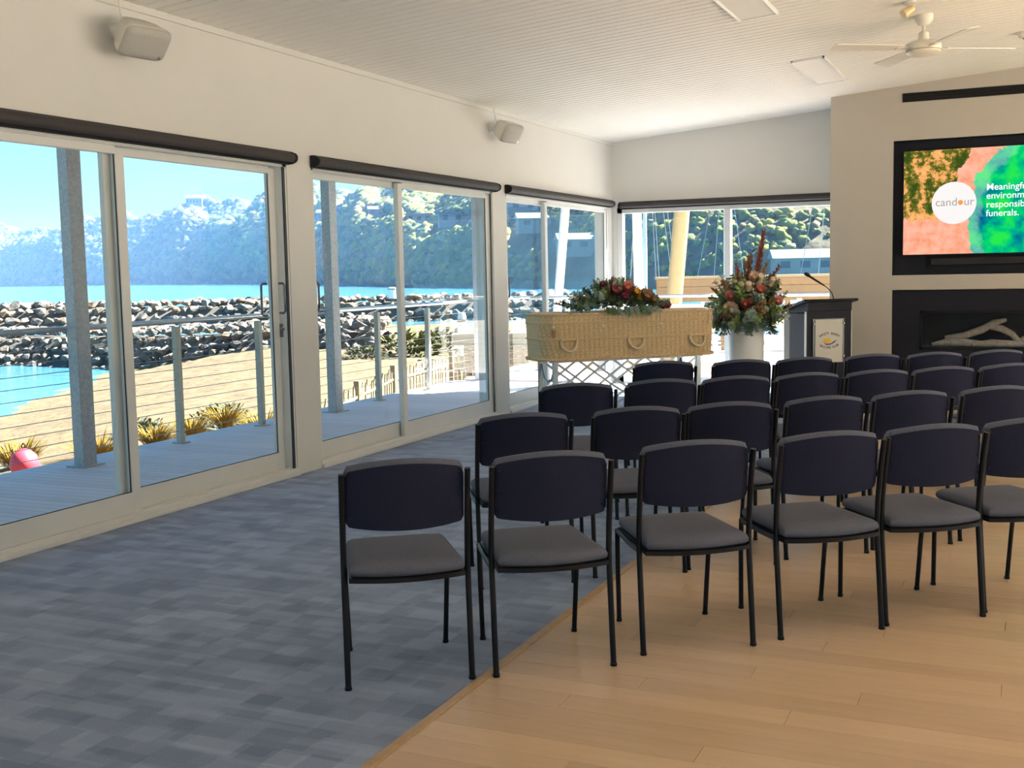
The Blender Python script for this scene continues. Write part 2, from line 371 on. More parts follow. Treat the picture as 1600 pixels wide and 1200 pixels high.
# corner window in the end wall
w1 = empty('window_1', (0, 0, 0), 0, 'tall glazed corner window behind the flowers', 'window', None, 'structure')
f = MB(); f.bbox(WX0, WX0 + .07, YE + .01, YE + .12, 0, 2.34, .003); f.bbox(WX1 - .05, WX1, YE + .01, YE + .12, 0, 2.34, .003); f.bbox(WX0, WX1, YE + .01, YE + .12, 2.26, 2.34, .003); f.bbox(WX0, WX1, YE + .01, YE + .12, 0, .10, .003)
f.build('frame', M_alu, w1); MB().bbox(-3.53, -3.45, YE + .005, YE + .11, .1, 2.26, .003).build('mullion', M_alu, w1)
for a, b_ in ((WX0 + .07, -3.53), (-3.45, WX1 - .05)):
    MB().add([(a, YE + .06, .1), (b_, YE + .06, .1), (b_, YE + .06, 2.26), (a, YE + .06, 2.26)], [(0, 1, 2, 3)]).build('pane', M_glass, w1)

# roller blinds
def blind(p0, p1, label):
    p0, p1 = Vector(p0), Vector(p1); d = (p1 - p0).normalized(); L = (p1 - p0).length; ang = math.atan2(d.y, d.x)
    root = empty('roller_blind', p0, ang, label, 'blind', 'rolled up dark roller blinds')
    rl = MB(); rl.lathe([(.034, .03), (.034, L - .03)], 20, Matrix.Rotation(PI / 2, 4, 'Y')); rl.build('roll', M_blind, root, 40)
    br_ = MB().bbox(.012, L - .012, .012, .05, .03, .048, .002); br_.build('head_rail', M_blind, root)
    MB().bbox(.03, L - .03, .024, .032, -.05, -.02, .002).build('bottom_bar', M_black, root)
    for x in (0, L - .03):
        e_ = MB(); e_.lathe([(.03, 0), (.04, .006), (.04, .024), (.03, .03)], 18, Matrix.Translation((x, 0, 0)) @ Matrix.Rotation(PI / 2, 4, 'Y')); e_.bbox(x + .008, x + .022, 0, .05, -.045, .045, .002)
        e_.build('bracket', M_black, root, 40)
    return root
bx_ = XW + .052
blind((bx_, 3.80, 2.385), (bx_, 7.20, 2.385), 'rolled up dark roller blind over the sliding door nearest the camera')
blind((bx_, 7.47, 2.385), (bx_, 10.82, 2.385), 'rolled up dark roller blind over the middle sliding door')
blind((bx_, 11.08, 2.385), (bx_, 14.42, 2.385), 'rolled up dark roller blind over the sliding door by the corner')
blind((-4.93, YE - .052, 2.36), (-1.95, YE - .052, 2.36), 'rolled up dark roller blind over the corner window')

# ------------------------------------------------------------------ chairs
def chair_proto():
    root = empty('stacking_chair', (0, 0, 0))
    HW = .229
    def post(sx):
        return [(sx * HW, -.004, 0), (sx * HW, .018, .2), (sx * HW, .036, .36), (sx * HW, .042, .44), (sx * HW, .036, .54), (sx * HW, .016, .68), (sx * HW, -.006, .795)]
    for sx in (-1, 1):
        mb = MB().tube(post(sx), .0115, 10); mb.lathe([(.0135, 0), (.0135, .012)], 10, Matrix.Translation((sx * HW, -.004, 0)))
        mb.build('leg', M_black, root, 50)
    for sx in (-1, 1):
        mb = MB().tube([(sx * .195, .44, 0), (sx * .203, .425, .24), (sx * .208, .41, .41)], .0105, 10); mb.lathe([(.0125, 0), (.0125, .012)], 10, Matrix.Translation((sx * .195, .44, 0)))
        mb.build('leg', M_black, root, 50)
    # outline of the seat, rear edge bowed backwards
    def outline(ins):
        pts = []
        for i in range(15):                                   # rear
            t = -1 + 2 * i / 14; pts.append((t * (.216 - ins), -.005 - .042 * (1 - t * t) + ins))
        for i in range(1, 8): q = i / 8; pts.append(((.216 - ins) + (.203 - .216) * q, -.005 + ins + (.43 - ins * 2) * q))
        for i in range(9):
            t = 1 - 2 * i / 8; pts.append((t * (.200 - ins), .448 - ins - .012 * t ** 4))
        for i in range(1, 8): q = 1 - i / 8; pts.append((-((.216 - ins) + (.203 - .216) * q), -.005 + ins + (.43 - ins * 2) * q))
        return pts
    def loft(levels, dish=0.):
        mb = MB(); n_ = len(outline(0)); vs_ = []; fs = []
        for ins, z in levels: vs_ += [(x, y_, z + dish * ((y_ - .2) / .22) ** 2 * 0) for x, y_ in outline(ins)]
        for j in range(len(levels) - 1):
            for i in range(n_): fs.append((j * n_ + i, j * n_ + (i + 1) % n_, (j + 1) * n_ + (i + 1) % n_, (j + 1) * n_ + i))
        fs.append(tuple(range(n_ - 1, -1, -1))); fs.append(tuple(range((len(levels) - 1) * n_, len(levels) * n_)))
        return mb.add(vs_, fs)
    fr = loft([(.012, .392), (.002, .395), (.002, .412), (.012, .415)])
    for sx in (-1, 1): fr.tube([(sx * .230, .04, .405), (sx * .222, .2, .402), (sx * .206, .42, .402)], .010, 8)
    fr.build('seat_frame', M_black, root, 40)
    loft([(.016, .415), (.006, .424), (.004, .438), (.010, .452), (.024, .462), (.06, .468), (.12, .470)]).build('seat', M_fab_lit, root, 60)
    W = .2175
    def yb(x, z): return .044 - .058 * (1 - (x / W) ** 2) - .10 * max(0, z - .5) ** 1.0
    def edge(t):      # corner rounding towards both ends
        a = abs(t); return 0 if a < .93 else ((a - .93) / .07) ** 2.0
    def ztop(t, dz): return .808 + dz + .030 * (1 - t * t) - .020 * edge(t)
    def zbot(t): return .594 - .014 * (1 - t * t) + .018 * edge(t)
    def slab(yo, th, dz, ww, zb, bev):
        mb = MB(); nx, nz = 41, 9; fr_ = []
        def pt(i, j, side):
            t = -1 + 2 * i / (nx - 1); x = t * ww; z0, z1 = zbot(t) + zb, ztop(t, dz); q = j / (nz - 1); z = z0 + (z1 - z0) * q
            ed = max(abs(t), abs(2 * q - 1)); k_ = bev if ed > .97 else 0
            return (x, yb(x, z) + yo + (th - k_ if side else k_), z)
        vs_ = [pt(i, j, 0) for j in range(nz) for i in range(nx)] + [pt(i, j, 1) for j in range(nz) for i in range(nx)]; fs = []; o_ = nx * nz
        for j in range(nz - 1):
            for i in range(nx - 1):
                a = j * nx + i; fs.append((a, a + 1, a + nx + 1, a + nx)); fs.append((o_ + a, o_ + a + nx, o_ + a + nx + 1, o_ + a + 1))
        bd = [i for i in range(nx)] + [j * nx + nx - 1 for j in range(1, nz)] + [(nz - 1) * nx + i for i in range(nx - 2, -1, -1)] + [j * nx for j in range(nz - 2, 0, -1)]
        for i in range(len(bd)): a, b_ = bd[i], bd[(i + 1) % len(bd)]; fs.append((a, b_, o_ + b_, o_ + a))
        return mb.add(vs_, fs)
    bk = slab(.0, .012, -.012, W, .0, .002).build('backrest', M_fab_shaded, root, 45)
    slab(.010, .034, .006, W + .001, .004, .008).build('back_cushion', M_fab_lit, root, 60)
    for sx in (-1, 1):
        for t, z in ((.925, .775), (.93, .70), (.925, .628)):
            x = sx * t * W; s_ = MB().lathe([(.0055, 0), (.005, .002), (.003, .0032)], 8, Matrix.Translation((x, yb(x, z), z)) @ Matrix.Rotation(PI / 2, 4, 'X'))
            s_.build('screw', M_black, bk, 50)
    return root
CH = chair_proto()
GRP = 'black framed padded chairs set in diagonal rows'
ROWS = [
    [(-2.035, 3.555, 40), (-1.59, 3.875, 40.5), (-1.15, 4.30, 39.5), (-.695, 4.685, 42), (-.32, 5.015, 41), (.052, 5.35, 40)],
    [(-2.155, 4.92, 40), (-1.71, 5.295, 37), (-1.32, 5.595, 36), (-.915, 5.975, 41), (-.525, 6.33, 40), (-.11, 6.69, 40)],
    [(-2.425, 6.34, 35), (-2.005, 6.69, 35), (-1.61, 6.975, 37), (-1.225, 7.29, 41), (-.835, 7.59, 40), (-.455, 7.90, 38), (-.065, 8.23, 39)],
    [(-2.39, 8.03, 33), (-1.865, 8.255, 35), (-1.465, 8.56, 36), (-1.025, 8.955, 37), (-.60, 9.20, 34), (-.17, 9.53, 36)]]
ordn = ['leftmost', 'second from the left', 'third from the left', 'fourth from the left', 'fifth from the left', 'sixth from the left', 'seventh from the left']
rown = ['in nearest row', 'in second row', 'in third row', 'in farthest row']
first = True
for ri, row_ in enumerate(ROWS):
    for ci, (x, y, a) in enumerate(row_):
        o = CH if first else copy_tree(CH); first = False
        o.location = (x, y, 0); o.rotation_euler = (0, 0, math.radians(a - 4))
        tag(o, 'charcoal padded chair with black legs, %s %s' % (ordn[ci], rown[ri]), 'chair', GRP)

# ------------------------------------------------------------------ wicker coffin on folding trolley
COF = Vector((-4.22, 10.12, 0)); CA = math.radians(43.5); CL, CWd, CZ0, CZ1, CZL = 1.90, .60, .645, 1.00, 1.095
M_wick = mat('wicker', (.90, .61, .33), .65, var=.22, scale=55, spec=.3)
nn, ll, b = nd(M_wick)
at = nn.new('ShaderNodeAttribute'); at.attribute_name = 'weave_shade'; mx = nn.new('ShaderNodeMixRGB'); mx.blend_type = 'MULTIPLY'
src = b.inputs['Base Color'].links[0].from_socket; mx.inputs[0].default_value = 1; ll.new(src, mx.inputs[1]); ll.new(at.outputs['Color'], mx.inputs[2]); ll.new(mx.outputs[0], b.inputs['Base Color'])
CR = .16
def perim(s, ins=0.):          # rounded rectangle path, s in metres from front-left
    R_ = CR; x0, x1, y0, y1 = ins, CL - ins, ins, CWd - ins
    segs = [('l', (x0 + R_, y0), (x1 - R_, y0)), ('a', (x1 - R_, y0 + R_), -90), ('l', (x1, y0 + R_), (x1, y1 - R_)), ('a', (x1 - R_, y1 - R_), 0),
            ('l', (x1 - R_, y1), (x0 + R_, y1)), ('a', (x0 + R_, y1 - R_), 90), ('l', (x0, y1 - R_), (x0, y0 + R_)), ('a', (x0 + R_, y0 + R_), 180)]
    for q in segs:
        if q[0] == 'l':
            L = math.dist(q[1], q[2])
            if s <= L:
                d = ((q[2][0] - q[1][0]) / L, (q[2][1] - q[1][1]) / L); return (q[1][0] + d[0] * s, q[1][1] + d[1] * s), (d[1], -d[0])
            s -= L
        else:
            L = R_ * PI / 2
            if s <= L:
                a = math.radians(q[2]) + s / R_; return (q[1][0] + R_ * math.cos(a), q[1][1] + R_ * math.sin(a)), (math.cos(a), math.sin(a))
            s -= L
    return perim(0, ins)
PER = 2 * (CL + CWd) - 8 * CR + 2 * PI * CR
coffin = empty('wicker_coffin', COF, CA, 'honey coloured woven wicker coffin with rope handles', 'coffin')
def woven(name, z0, z1, ins0, ins1, ph):
    nu = 560; nv = int((z1 - z0) / .0055); P = []; W_ = []
    rib = .052; row_h = .0135
    for j in range(nv + 1):
        z = z0 + (z1 - z0) * j / nv
        for i in range(nu):
            s = PER * i / nu; q = j / nv; ins = ins0 + (ins1 - ins0) * q
            (x, y_), (nx_, ny_) = perim(s, ins)
            rw = math.floor(z / row_h); sg = 1 if rw % 2 else -1
            w = .62 * abs(math.sin(PI * s / rib)) ** .7 + .38 * (.5 + .5 * math.cos(PI * s / rib * 2 + (0 if sg > 0 else PI))); strand = abs(math.sin(PI * z / row_h)) ** .6
            h = .010 * w * strand; P.append((x + nx_ * h, y_ + ny_ * h, z)); W_.append(.66 + .40 * w * strand)  # creases between strands darkened, their shade put into the colour
    F_ = [(j * nu + i, j * nu + (i + 1) % nu, (j + 1) * nu + (i + 1) % nu, (j + 1) * nu + i) for j in range(nv) for i in range(nu)]
    F_.append(tuple(range(nu - 1, -1, -1))); F_.append(tuple(range(nv * nu, (nv + 1) * nu)))
    me = bpy.data.meshes.new(name); me.from_pydata(P, [], F_); me.update()
    for p in me.polygons: p.use_smooth = True
    me.polygons[-1].use_smooth = False; me.polygons[-2].use_smooth = False
    ca = me.color_attributes.new('weave_shade', 'FLOAT_COLOR', 'POINT'); ca.data.foreach_set('color', np.array([(w, w, w, 1) for w in W_], np.float32).ravel())
    me.materials.append(M_wick); return link(name, me, coffin)
woven('body', CZ0, CZ1, .012, .0, 0); lid = woven('lid', CZ1 + .006, CZL, -.004, .006, 1)
M_wickp = mat('wicker_rim', (.82, .56, .30), .65, var=.25, scale=80)
def rim(z, r_, ins, name, par):
    path = [];
    for i in range(141): (x, y_), _ = perim(PER * i / 140 % PER, ins); path.append((x, y_, z))
    a = MB(); n_ = 140
    for ph in (0, PI):
        pp = []
        for i in range(561):
            (x, y_), (nx_, ny_) = perim(PER * i / 560 % PER, ins); q = i / 560 * 2 * PI * 90 + ph
            pp.append((x + nx_ * r_ * .6 * math.cos(q), y_ + ny_ * r_ * .6 * math.cos(q), z + r_ * .6 * math.sin(q)))
        a.tube(pp, r_ * .75, 5, False)
    a.build(name, M_wickp, par, 60)
rim(CZ0 + .006, .013, -.001, 'base_rim', coffin); rim(CZ1 + .003, .008, -.003, 'lid_rim', lid); rim(CZL - .004, .010, .0, 'top_rim', lid); rim(CZ0 + .205, .006, -.004, 'band', coffin)
M_rope = mat('rope', (.78, .62, .42), .8, var=.15, scale=60, bump=.3)
for hx in (.26, .98, 1.66):
    for side in (0, 1):
        yh = -.012 if side == 0 else CWd + .012; sg = -1 if side == 0 else 1
        pts = [(hx + .085 * math.cos(a), yh + sg * .03 * (1 - abs(math.cos(a)) ** 3), CZ0 + .195 + .105 * math.sin(a)) for a in [PI + PI * i / 28 for i in range(29)]]
        hb = MB(); hb.tube(pts, [.013 + .0022 * math.cos(i * 2.2) for i in range(29)], 10); hb.build('handle', M_rope, coffin, 60)
        MB().tube([(hx - .085, yh, CZ0 + .2), (hx + .085, yh, CZ0 + .2)], .011, 8).build('handle_bar', M_wickp, coffin, 60)
M_leath = mat('leather_strap', (.34, .17, .07), .55)
M_cord = mat('pale_cord', (.8, .68, .48), .7)
for tx in (.10, .62, 1.25, 1.80):
    sx_ = MB(); sx_.tube([(tx, -.014, CZL - .02), (tx, -.016, CZ1 - .03), (tx + .012, -.017, CZ1 - .06)], .005, 6); sx_.tube([(tx - .02, -.017, CZ1 - .028), (tx + .02, -.017, CZ1 - .028)], .007, 6)
    s_ = sx_.build('toggle', M_cord, coffin, 60)
MB().bbox(.085, .12, -.022, -.014, CZ1 - .12, CZ1 - .055, .002).build('tag', M_leath, coffin)

tro = empty('coffin_trolley', COF, CA, 'folding metal lattice trolley under the wicker coffin', 'trolley')
M_chrome = mat('trolley_steel', (.42, .44, .46), .3, .9, var=.1, scale=30)
for sy_ in (.10, .50):
    for x in (.13, 1.70):
        t_ = MB(); t_.bbox(x, x + .05, sy_ - .02, sy_ + .02, .07, .632, .003); t_.build('post', M_chrome, tro)
        wv = MB().lathe([(.0, -.014), (.035, -.014), (.038, -.006), (.038, .006), (.035, .014), (.0, .014)], 16, Matrix.Translation((x + .025, sy_, .038)) @ Matrix.Rotation(PI / 2, 4, 'X')); wv.build('castor', M_black, tro, 40)
    MB().bbox(.10, 1.78, sy_ - .018, sy_ + .018, .618, .633, .003).build('rail', M_chrome, tro)
    cell = .38; nx_ = 4; x0 = .175
    for i in range(nx_):
        xa = x0 + i * cell; xb = xa + cell; off = .006
        for rowz in ((.34, .61), (.10, .34)):
            MB().bbox(-.011, .011, -.004, .004, 0, math.hypot(cell, rowz[1] - rowz[0]), .001, Matrix.Translation((xa, sy_ - off, rowz[0])) @ Matrix.Rotation(math.atan2(cell, rowz[1] - rowz[0]), 4, 'Y')).build('lattice_bar', M_chrome, tro)
            MB().bbox(-.011, .011, -.004, .004, 0, math.hypot(cell, rowz[1] - rowz[0]), .001, Matrix.Translation((xb, sy_ + off, rowz[0])) @ Matrix.Rotation(-math.atan2(cell, rowz[1] - rowz[0]), 4, 'Y')).build('lattice_bar', M_chrome, tro)
for x in (.155, 1.725): MB().tube([(x, .08, .30), (x, .52, .30)], .012, 8).build('cross_tube', M_chrome, tro, 50); MB().tube([(x, .1, .6), (x, .2, .45), (x, .3, .42), (x, .4, .45), (x, .5, .6)], .01, 8).build('brace', M_chrome, tro, 50)

# ------------------------------------------------------------------ foliage
def leaf(mb, base, d, upv, L, w, bend=.2, n_=3):
    d = Vector(d).normalized(); s = d.cross(Vector(upv)); s = s.normalized() if s.length > 1e-4 else d.orthogonal().normalized(); nrm = s.cross(d)
    vs_ = []; pr = [(0, .12), (.3, .85), (.6, 1.), (.85, .55), (1, .0)]
    for t, k_ in pr:
        c = Vector(base) + d * (L * t) - nrm * (bend * L * t * t)
        if k_ > 0: vs_ += [c - s * w * k_ * .5 + nrm * w * .12 * k_, c + s * w * k_ * .5 + nrm * w * .12 * k_]
        else: vs_.append(c)
    mb.add(vs_, [(0, 1, 3, 2), (2, 3, 5, 4), (4, 5, 7, 6), (6, 7, 8)])
def sprig_mesh(name, L, nl, ll_, lw, spread, mats, rs, droop=.0, tip=False):
    r_ = random.Random(rs); mb = MB(); pts = [(math.sin(t * 2.3 + rs) * .03 * L * t, math.cos(t * 1.9 + rs) * .03 * L * t, L * t - droop * L * t * t) for t in [i / 6 for i in range(7)]]
    mb.tube(pts, [.004 * (1 - .6 * i / 6) for i in range(7)], 5)
    for i in range(nl):
        t = .12 + .88 * (i + .5) / nl; k_ = min(5, int(t * 6)); f_ = t * 6 - k_; b_ = [pts[k_][q] * (1 - f_) + pts[k_ + 1][q] * f_ for q in range(3)]
        a = i * 2.4 + r_.uniform(-.4, .4); el = r_.uniform(.2, .9) if not tip else .5 + .5 * t
        dv = (math.cos(a) * spread, math.sin(a) * spread, el); sc = r_.uniform(.7, 1.15) * (1 - .35 * t)
        leaf(mb, b_, dv, (0, 0, 1), ll_ * sc, lw * sc, r_.uniform(.05, .35))
    me = mb.mesh(name); me.materials.append(mats)
    return me
def lmat(name, c, r_=.55): return mat(name, c, r_, var=.3, scale=25)
L_euc = lmat('eucalypt_leaf', (0.26, 0.37, 0.27)); L_grn = lmat('olive_leaf', (0.22, 0.29, 0.08)); L_dk = lmat('dark_leaf', (0.11, 0.17, 0.1)); L_red = lmat('red_leaf', (0.34, 0.1, 0.06)); L_brn = lmat('bronze_leaf', (0.38, 0.22, 0.1)); L_sil = lmat('silver_leaf', (0.46, 0.53, 0.42))
L_pink = lmat('protea_pink', (0.75, 0.28, 0.22)); L_crm = lmat('banksia_cream', (0.8, 0.62, 0.44)); L_bur = lmat('burgundy_petal', (0.32, 0.05, 0.07)); L_org = lmat('orange_petal', (0.9, 0.4, 0.03)); L_cor = lmat('coral_petal', (0.75, 0.2, 0.15)); L_peach = lmat('peach_petal', (0.8, 0.52, 0.36))
SP = {
    'euc': [sprig_mesh('foliage_sprig', .34, 34, .075, .062, .9, L_euc, i) for i in range(3)],
    'grn': [sprig_mesh('foliage_sprig', .32, 36, .09, .040, .7, L_grn, i + 10) for i in range(3)],
    'dk': [sprig_mesh('foliage_sprig', .30, 36, .08, .048, .8, L_dk, i + 20) for i in range(2)],
    'red': [sprig_mesh('leucadendron_spike', .36, 40, .085, .034, .45, L_red, i + 30, tip=True) for i in range(2)],
    'brn': [sprig_mesh('leucadendron_spike', .34, 40, .085, .034, .45, L_brn, i + 40, tip=True) for i in range(2)],
    'sil': [sprig_mesh('foliage_sprig', .32, 38, .065, .046, .9, L_sil, i + 50) for i in range(2)]}
def protea_mesh(name, m1, R_=.055, H_=.11, n1=16, tiers=4, seed=1, core=True):
    mb = MB(); r_ = random.Random(seed)
    if core: mb.lathe([(.012, -.01), (R_ * .5, .01), (R_ * .62, H_ * .4), (R_ * .4, H_ * .75), (.006, H_ * .85)], 10)
    for t in range(tiers):
        for i in range(n1):
            a = 2 * PI * (i + .5 * (t % 2)) / n1; q = t / max(1, tiers - 1)
            leaf(mb, (math.cos(a) * R_ * .35, math.sin(a) * R_ * .35, .005 + .02 * q), (math.cos(a) * (.75 - .45 * q), math.sin(a) * (.75 - .45 * q), 1), (math.cos(a), math.sin(a), 0), H_ * (.7 + .35 * q) * r_.uniform(.9, 1.1), R_ * .42, -.15)
    me = mb.mesh(name, 50); me.materials.append(m1); return me
def banksia_mesh(name, m1, R_=.035, H_=.13):
    mb = MB(); rows_ = 14
    mb.lathe([(.01, 0), (R_ * .8, .01), (R_ * .85, H_ * .9), (.008, H_)], 10)
    for j in range(rows_):
        for i in range(14):
            a = 2 * PI * (i + .5 * (j % 2)) / 14; z = .008 + (H_ - .016) * j / rows_; rr_ = R_ * .8
            leaf(mb, (math.cos(a) * rr_, math.sin(a) * rr_, z), (math.cos(a), math.sin(a), .7), (0, 0, 1), .018, .007, -.2)
    me = mb.mesh(name, 50); me.materials.append(m1); return me
FL = {'pro_pink': protea_mesh('protea', L_pink), 'pro_cor': protea_mesh('protea', L_cor, .06, .09, 18, 5, 3), 'pro_peach': protea_mesh('protea', L_peach, .06, .12, 16, 4, 4),
      'bur': protea_mesh('burgundy_flower', L_bur, .07, .07, 22, 5, 5), 'org': protea_mesh('orange_flower', L_org, .05, .06, 18, 5, 6), 'ban': banksia_mesh('banksia', L_crm), 'bang': banksia_mesh('banksia', lmat('banksia_green', (.42, .40, .16)), .036, .15),
      'brnf': protea_mesh('bronze_flower', L_brn, .075, .08, 22, 5, 8)}
def put(root, me, loc, d, scale=1., roll=None):
    o = link(me.name.split('.')[0], me, root); q = Vector(d).normalized().to_track_quat('Z', 'Y')
    if roll is None: roll = random.uniform(0, 6.28)
    o.rotation_mode = 'QUATERNION'; o.rotation_quaternion = q @ Vector((0, 0, 1)).rotation_difference(Vector((0, 0, 1))) @ Matrix.Rotation(roll, 3, 'Z').to_quaternion(); o.location = loc; o.scale = (scale,) * 3; return o

# tall white vase with arrangement
VP = Vector((-2.69, 12.05, 0))
vase = empty('floor_vase', VP, 0, 'tall white cylindrical floor vase holding the flower arrangement', 'vase')
MB().lathe([(.17, 0), (.182, .01), (.184, .95), (.186, .985), (.178, .992), (.172, .985), (.168, .90), (.0, .90)], 48, cap=True).build('vase_body', M_white, vase, 40)
MB().lathe([(.18, .0), (.19, .004), (.19, .02), (.18, .026)], 48).build('foot_ring', M_white, vase, 40)
arr = empty('flower_arrangement', VP + Vector((0, 0, .96)), math.radians(24), 'large arrangement of proteas and leafy stems in the white vase', 'flowers')
# local x runs to the right in the photo, -y towards the seats
rnd = random.Random(5)
for i in range(150):      # mass of foliage
    a = rnd.uniform(0, 2 * PI); el = rnd.uniform(-.35, 1.0); r_ = rnd.uniform(.08, .2)
    kind = rnd.choice(['euc', 'grn', 'grn', 'dk', 'sil', 'brn'])
    d = (math.cos(a) * (1.1 - .5 * max(0, el)), math.sin(a) * (1.1 - .5 * max(0, el)), el + .15)
    put(arr, rnd.choice(SP[kind]), (math.cos(a) * .08, math.sin(a) * .08, .0 + .18 * max(0, el)), d, rnd.uniform(.8, 1.2))
for i in range(55):      # hanging sprigs over the rim, towards the seats
    a = rnd.uniform(-PI, 0); d = (math.cos(a) * .6, math.sin(a) * .6, -1.0)
    put(arr, rnd.choice(SP[rnd.choice(['euc', 'sil', 'grn', 'euc'])]), (math.cos(a) * .20, math.sin(a) * .20, .1), d, rnd.uniform(.5, .85))
for x, z, k_, s_ in [(.14, .62, 'red', 1.1), (.20, .76, 'red', 1.0), (.22, .98, 'red', .95), (.23, 1.12, 'red', .6), (-.02, .45, 'brn', 1.), (-.12, .42, 'red', .9), (.06, .5, 'brn', 1.05), (.28, .38, 'red', 1.), (-.26, .34, 'red', .6), (.12, .42, 'brn', 1.1), (-.06, .36, 'brn', 1.), (.02, .52, 'red', .95), (.2, .46, 'brn', .95), (.32, .3, 'brn', .8), (-.33, .32, 'red', .5)]:
    base = Vector((x * .55, rnd.uniform(-.08, .06), z * .62)); put(arr, SP[k_][0 if s_ > .9 else 1], base, Vector((x * .75, rnd.uniform(-.1, .1), z)), s_)
MB().tube([(.03, 0, .1), (.09, 0, .5), (.14, 0, .85)], [.006, .005, .003], 6).build('stem', L_brn, arr, 60)
for x, z, me, s_ in [(-.20, .24, 'pro_pink', 1.0), (.03, .43, 'pro_peach', .9), (.10, .30, 'pro_cor', .95), (-.10, .31, 'bang', 1.2), (-.03, .33, 'ban', 1.1), (.09, .40, 'ban', 1.2), (.22, .38, 'ban', 1.0), (-.06, .16, 'pro_cor', .9), (.0, .18, 'pro_cor', .8),
                      (-.20, .08, 'pro_peach', 1.25), (.28, .18, 'pro_pink', .95), (.24, .17, 'pro_cor', .7), (-.02, .05, 'pro_peach', .8), (.02, .10, 'ban', .8), (-.19, -.02, 'brnf', 1.1), (-.27, .0, 'bur', .7), (.16, .03, 'brnf', .7), (-.16, .36, 'bang', .9)]:
    put(arr, FL[me], (x * .95, -.22 + abs(x) * .25, z * .95), (x * 1.2, -.75, z + .35), s_ * .85)

# casket spray on the lid
sprx = empty('casket_spray', COF + Vector((math.cos(CA) * .88 - math.sin(CA) * .28, math.sin(CA) * .88 + math.cos(CA) * .28, CZL + .003)), CA, 'low spray of dark foliage with burgundy and orange flowers on the coffin lid', 'flowers')
for i in range(230):
    x = rnd.gauss(-.03, .24); x = max(-.42, min(.5, x)); yv = rnd.uniform(-.24, .22); hgt = .22 * math.exp(-((x + .03) / .27) ** 2)
    kind = rnd.choice(['euc', 'dk', 'grn', 'dk', 'sil', 'grn', 'brn'])
    d = (x * 1.6 + rnd.uniform(-.4, .4), yv * 2.5 + rnd.uniform(-.3, .3), .15 + hgt * 3.5 + rnd.uniform(-.05, .3))
    put(sprx, rnd.choice(SP[kind]), (x * .85, yv * .8, .02 + hgt * rnd.uniform(.3, .75)), d, rnd.uniform(.38, .62))
for i in range(90):
    x = rnd.uniform(-.36, .34); yv = rnd.uniform(-.27, .2); put(sprx, rnd.choice(SP[rnd.choice(['euc', 'dk', 'grn', 'sil', 'dk'])]), (x, yv, .02 + rnd.uniform(0, .10) * math.exp(-(x / .3) ** 2)), (rnd.uniform(-1, 1), rnd.uniform(-1, .6), rnd.uniform(.1, .9)), rnd.uniform(.3, .48))
for i in range(22):
    x = rnd.uniform(-.2, .32); put(sprx, rnd.choice(SP[rnd.choice(['euc', 'grn', 'sil'])]), (x, -.24, .05), (rnd.uniform(-.4, .4), -.7, -.32), rnd.uniform(.35, .55))
for x, yv, z, me, s_ in [(-.10, -.20, .18, 'bur', 1.1), (.02, -.2, .20, 'pro_cor', 1.1), (.05, -.17, .24, 'bang', .7), (.12, -.21, .16, 'org', 1.0), (.15, -.22, .11, 'org', .8), (.22, -.2, .12, 'brnf', 1.2), (.30, -.2, .08, 'brnf', 1.0), (-.02, -.24, .13, 'bur', .8), (.45, -.1, .03, 'bur', .9), (.53, -.05, .03, 'bur', .8), (-.17, -.05, .26, 'bur', .6), (-.22, -.18, .12, 'bur', .7), (-.05, -.05, .28, 'pro_pink', .6)]:
    put(sprx, FL[me], (x, yv - .03, z), (x * .5, -.8, .7), s_ * .85)

# ------------------------------------------------------------------ lectern
LP = Vector((-2.165, 12.62, 0)); LA = math.radians(40)
lec = empty('lectern', LP, LA, 'black lectern with a pale club sign on the front', 'lectern')
M_sign = mat('sign_board', (.62, .59, .52), .5, var=.03)
LW, LDp = .56, .42
MB().bbox(0, LW, 0, .03, .04, 1.03, .004).build('front_panel', M_blackp, lec)
for x in (0, LW - .025): MB().bbox(x, x + .025, .03, LDp - .06, .04, 1.0, .004).build('side_panel', M_blackp, lec)
MB().bbox(-.03, LW + .03, -.02, LDp, 0, .04, .006).build('base', M_blackp, lec)
MB().bbox(.025, LW - .025, .05, LDp - .08, .55, .57, .003).build('shelf', M_blackp, lec)
MB().bbox(-.004, .004, -.006, .03, .05, 1.02, .001).build('edge_strip', M_alu, lec); MB().bbox(LW - .004, LW + .004, -.006, .03, .05, 1.02, .001).build('edge_strip', M_alu, lec)
tp = MB().prism([(-.06, 1.13), (-.045, 1.155), (LDp + .1, 1.03), (LDp + .09, 1.0)], -.05, LW + .05, 'x').build('top', M_black, lec)
MB().prism([(-.02, 1.03), (-.02, 1.125), (LDp + .02, 1.01), (LDp + .02, .97)], .01, LW - .01, 'x').build('top_box', M_blackp, lec)
sg = MB().bbox(.10, .435, -.026, -.018, .46, .93, .002).build('sign', M_sign, lec)
for x in (.083, .452):
    for z in (.885, .525): MB().lathe([(.009, 0), (.009, .03), (.006, .034)], 12, Matrix.Translation((x, 0, z)) @ Matrix.Rotation(PI / 2, 4, 'X')).build('standoff', M_steel, lec, 40)
MB().bbox(.075, .462, -.017, -.013, .45, .94, .001).build('acrylic_backing', mat('acrylic_backing', (.05, .055, .07), .15), lec)
M_ink = mat('sign_ink', (.03, .025, .06), .6); M_yel = mat('sign_yellow', (.75, .48, .03), .6); M_pur = mat('sign_purple', (.12, .07, .22), .6)
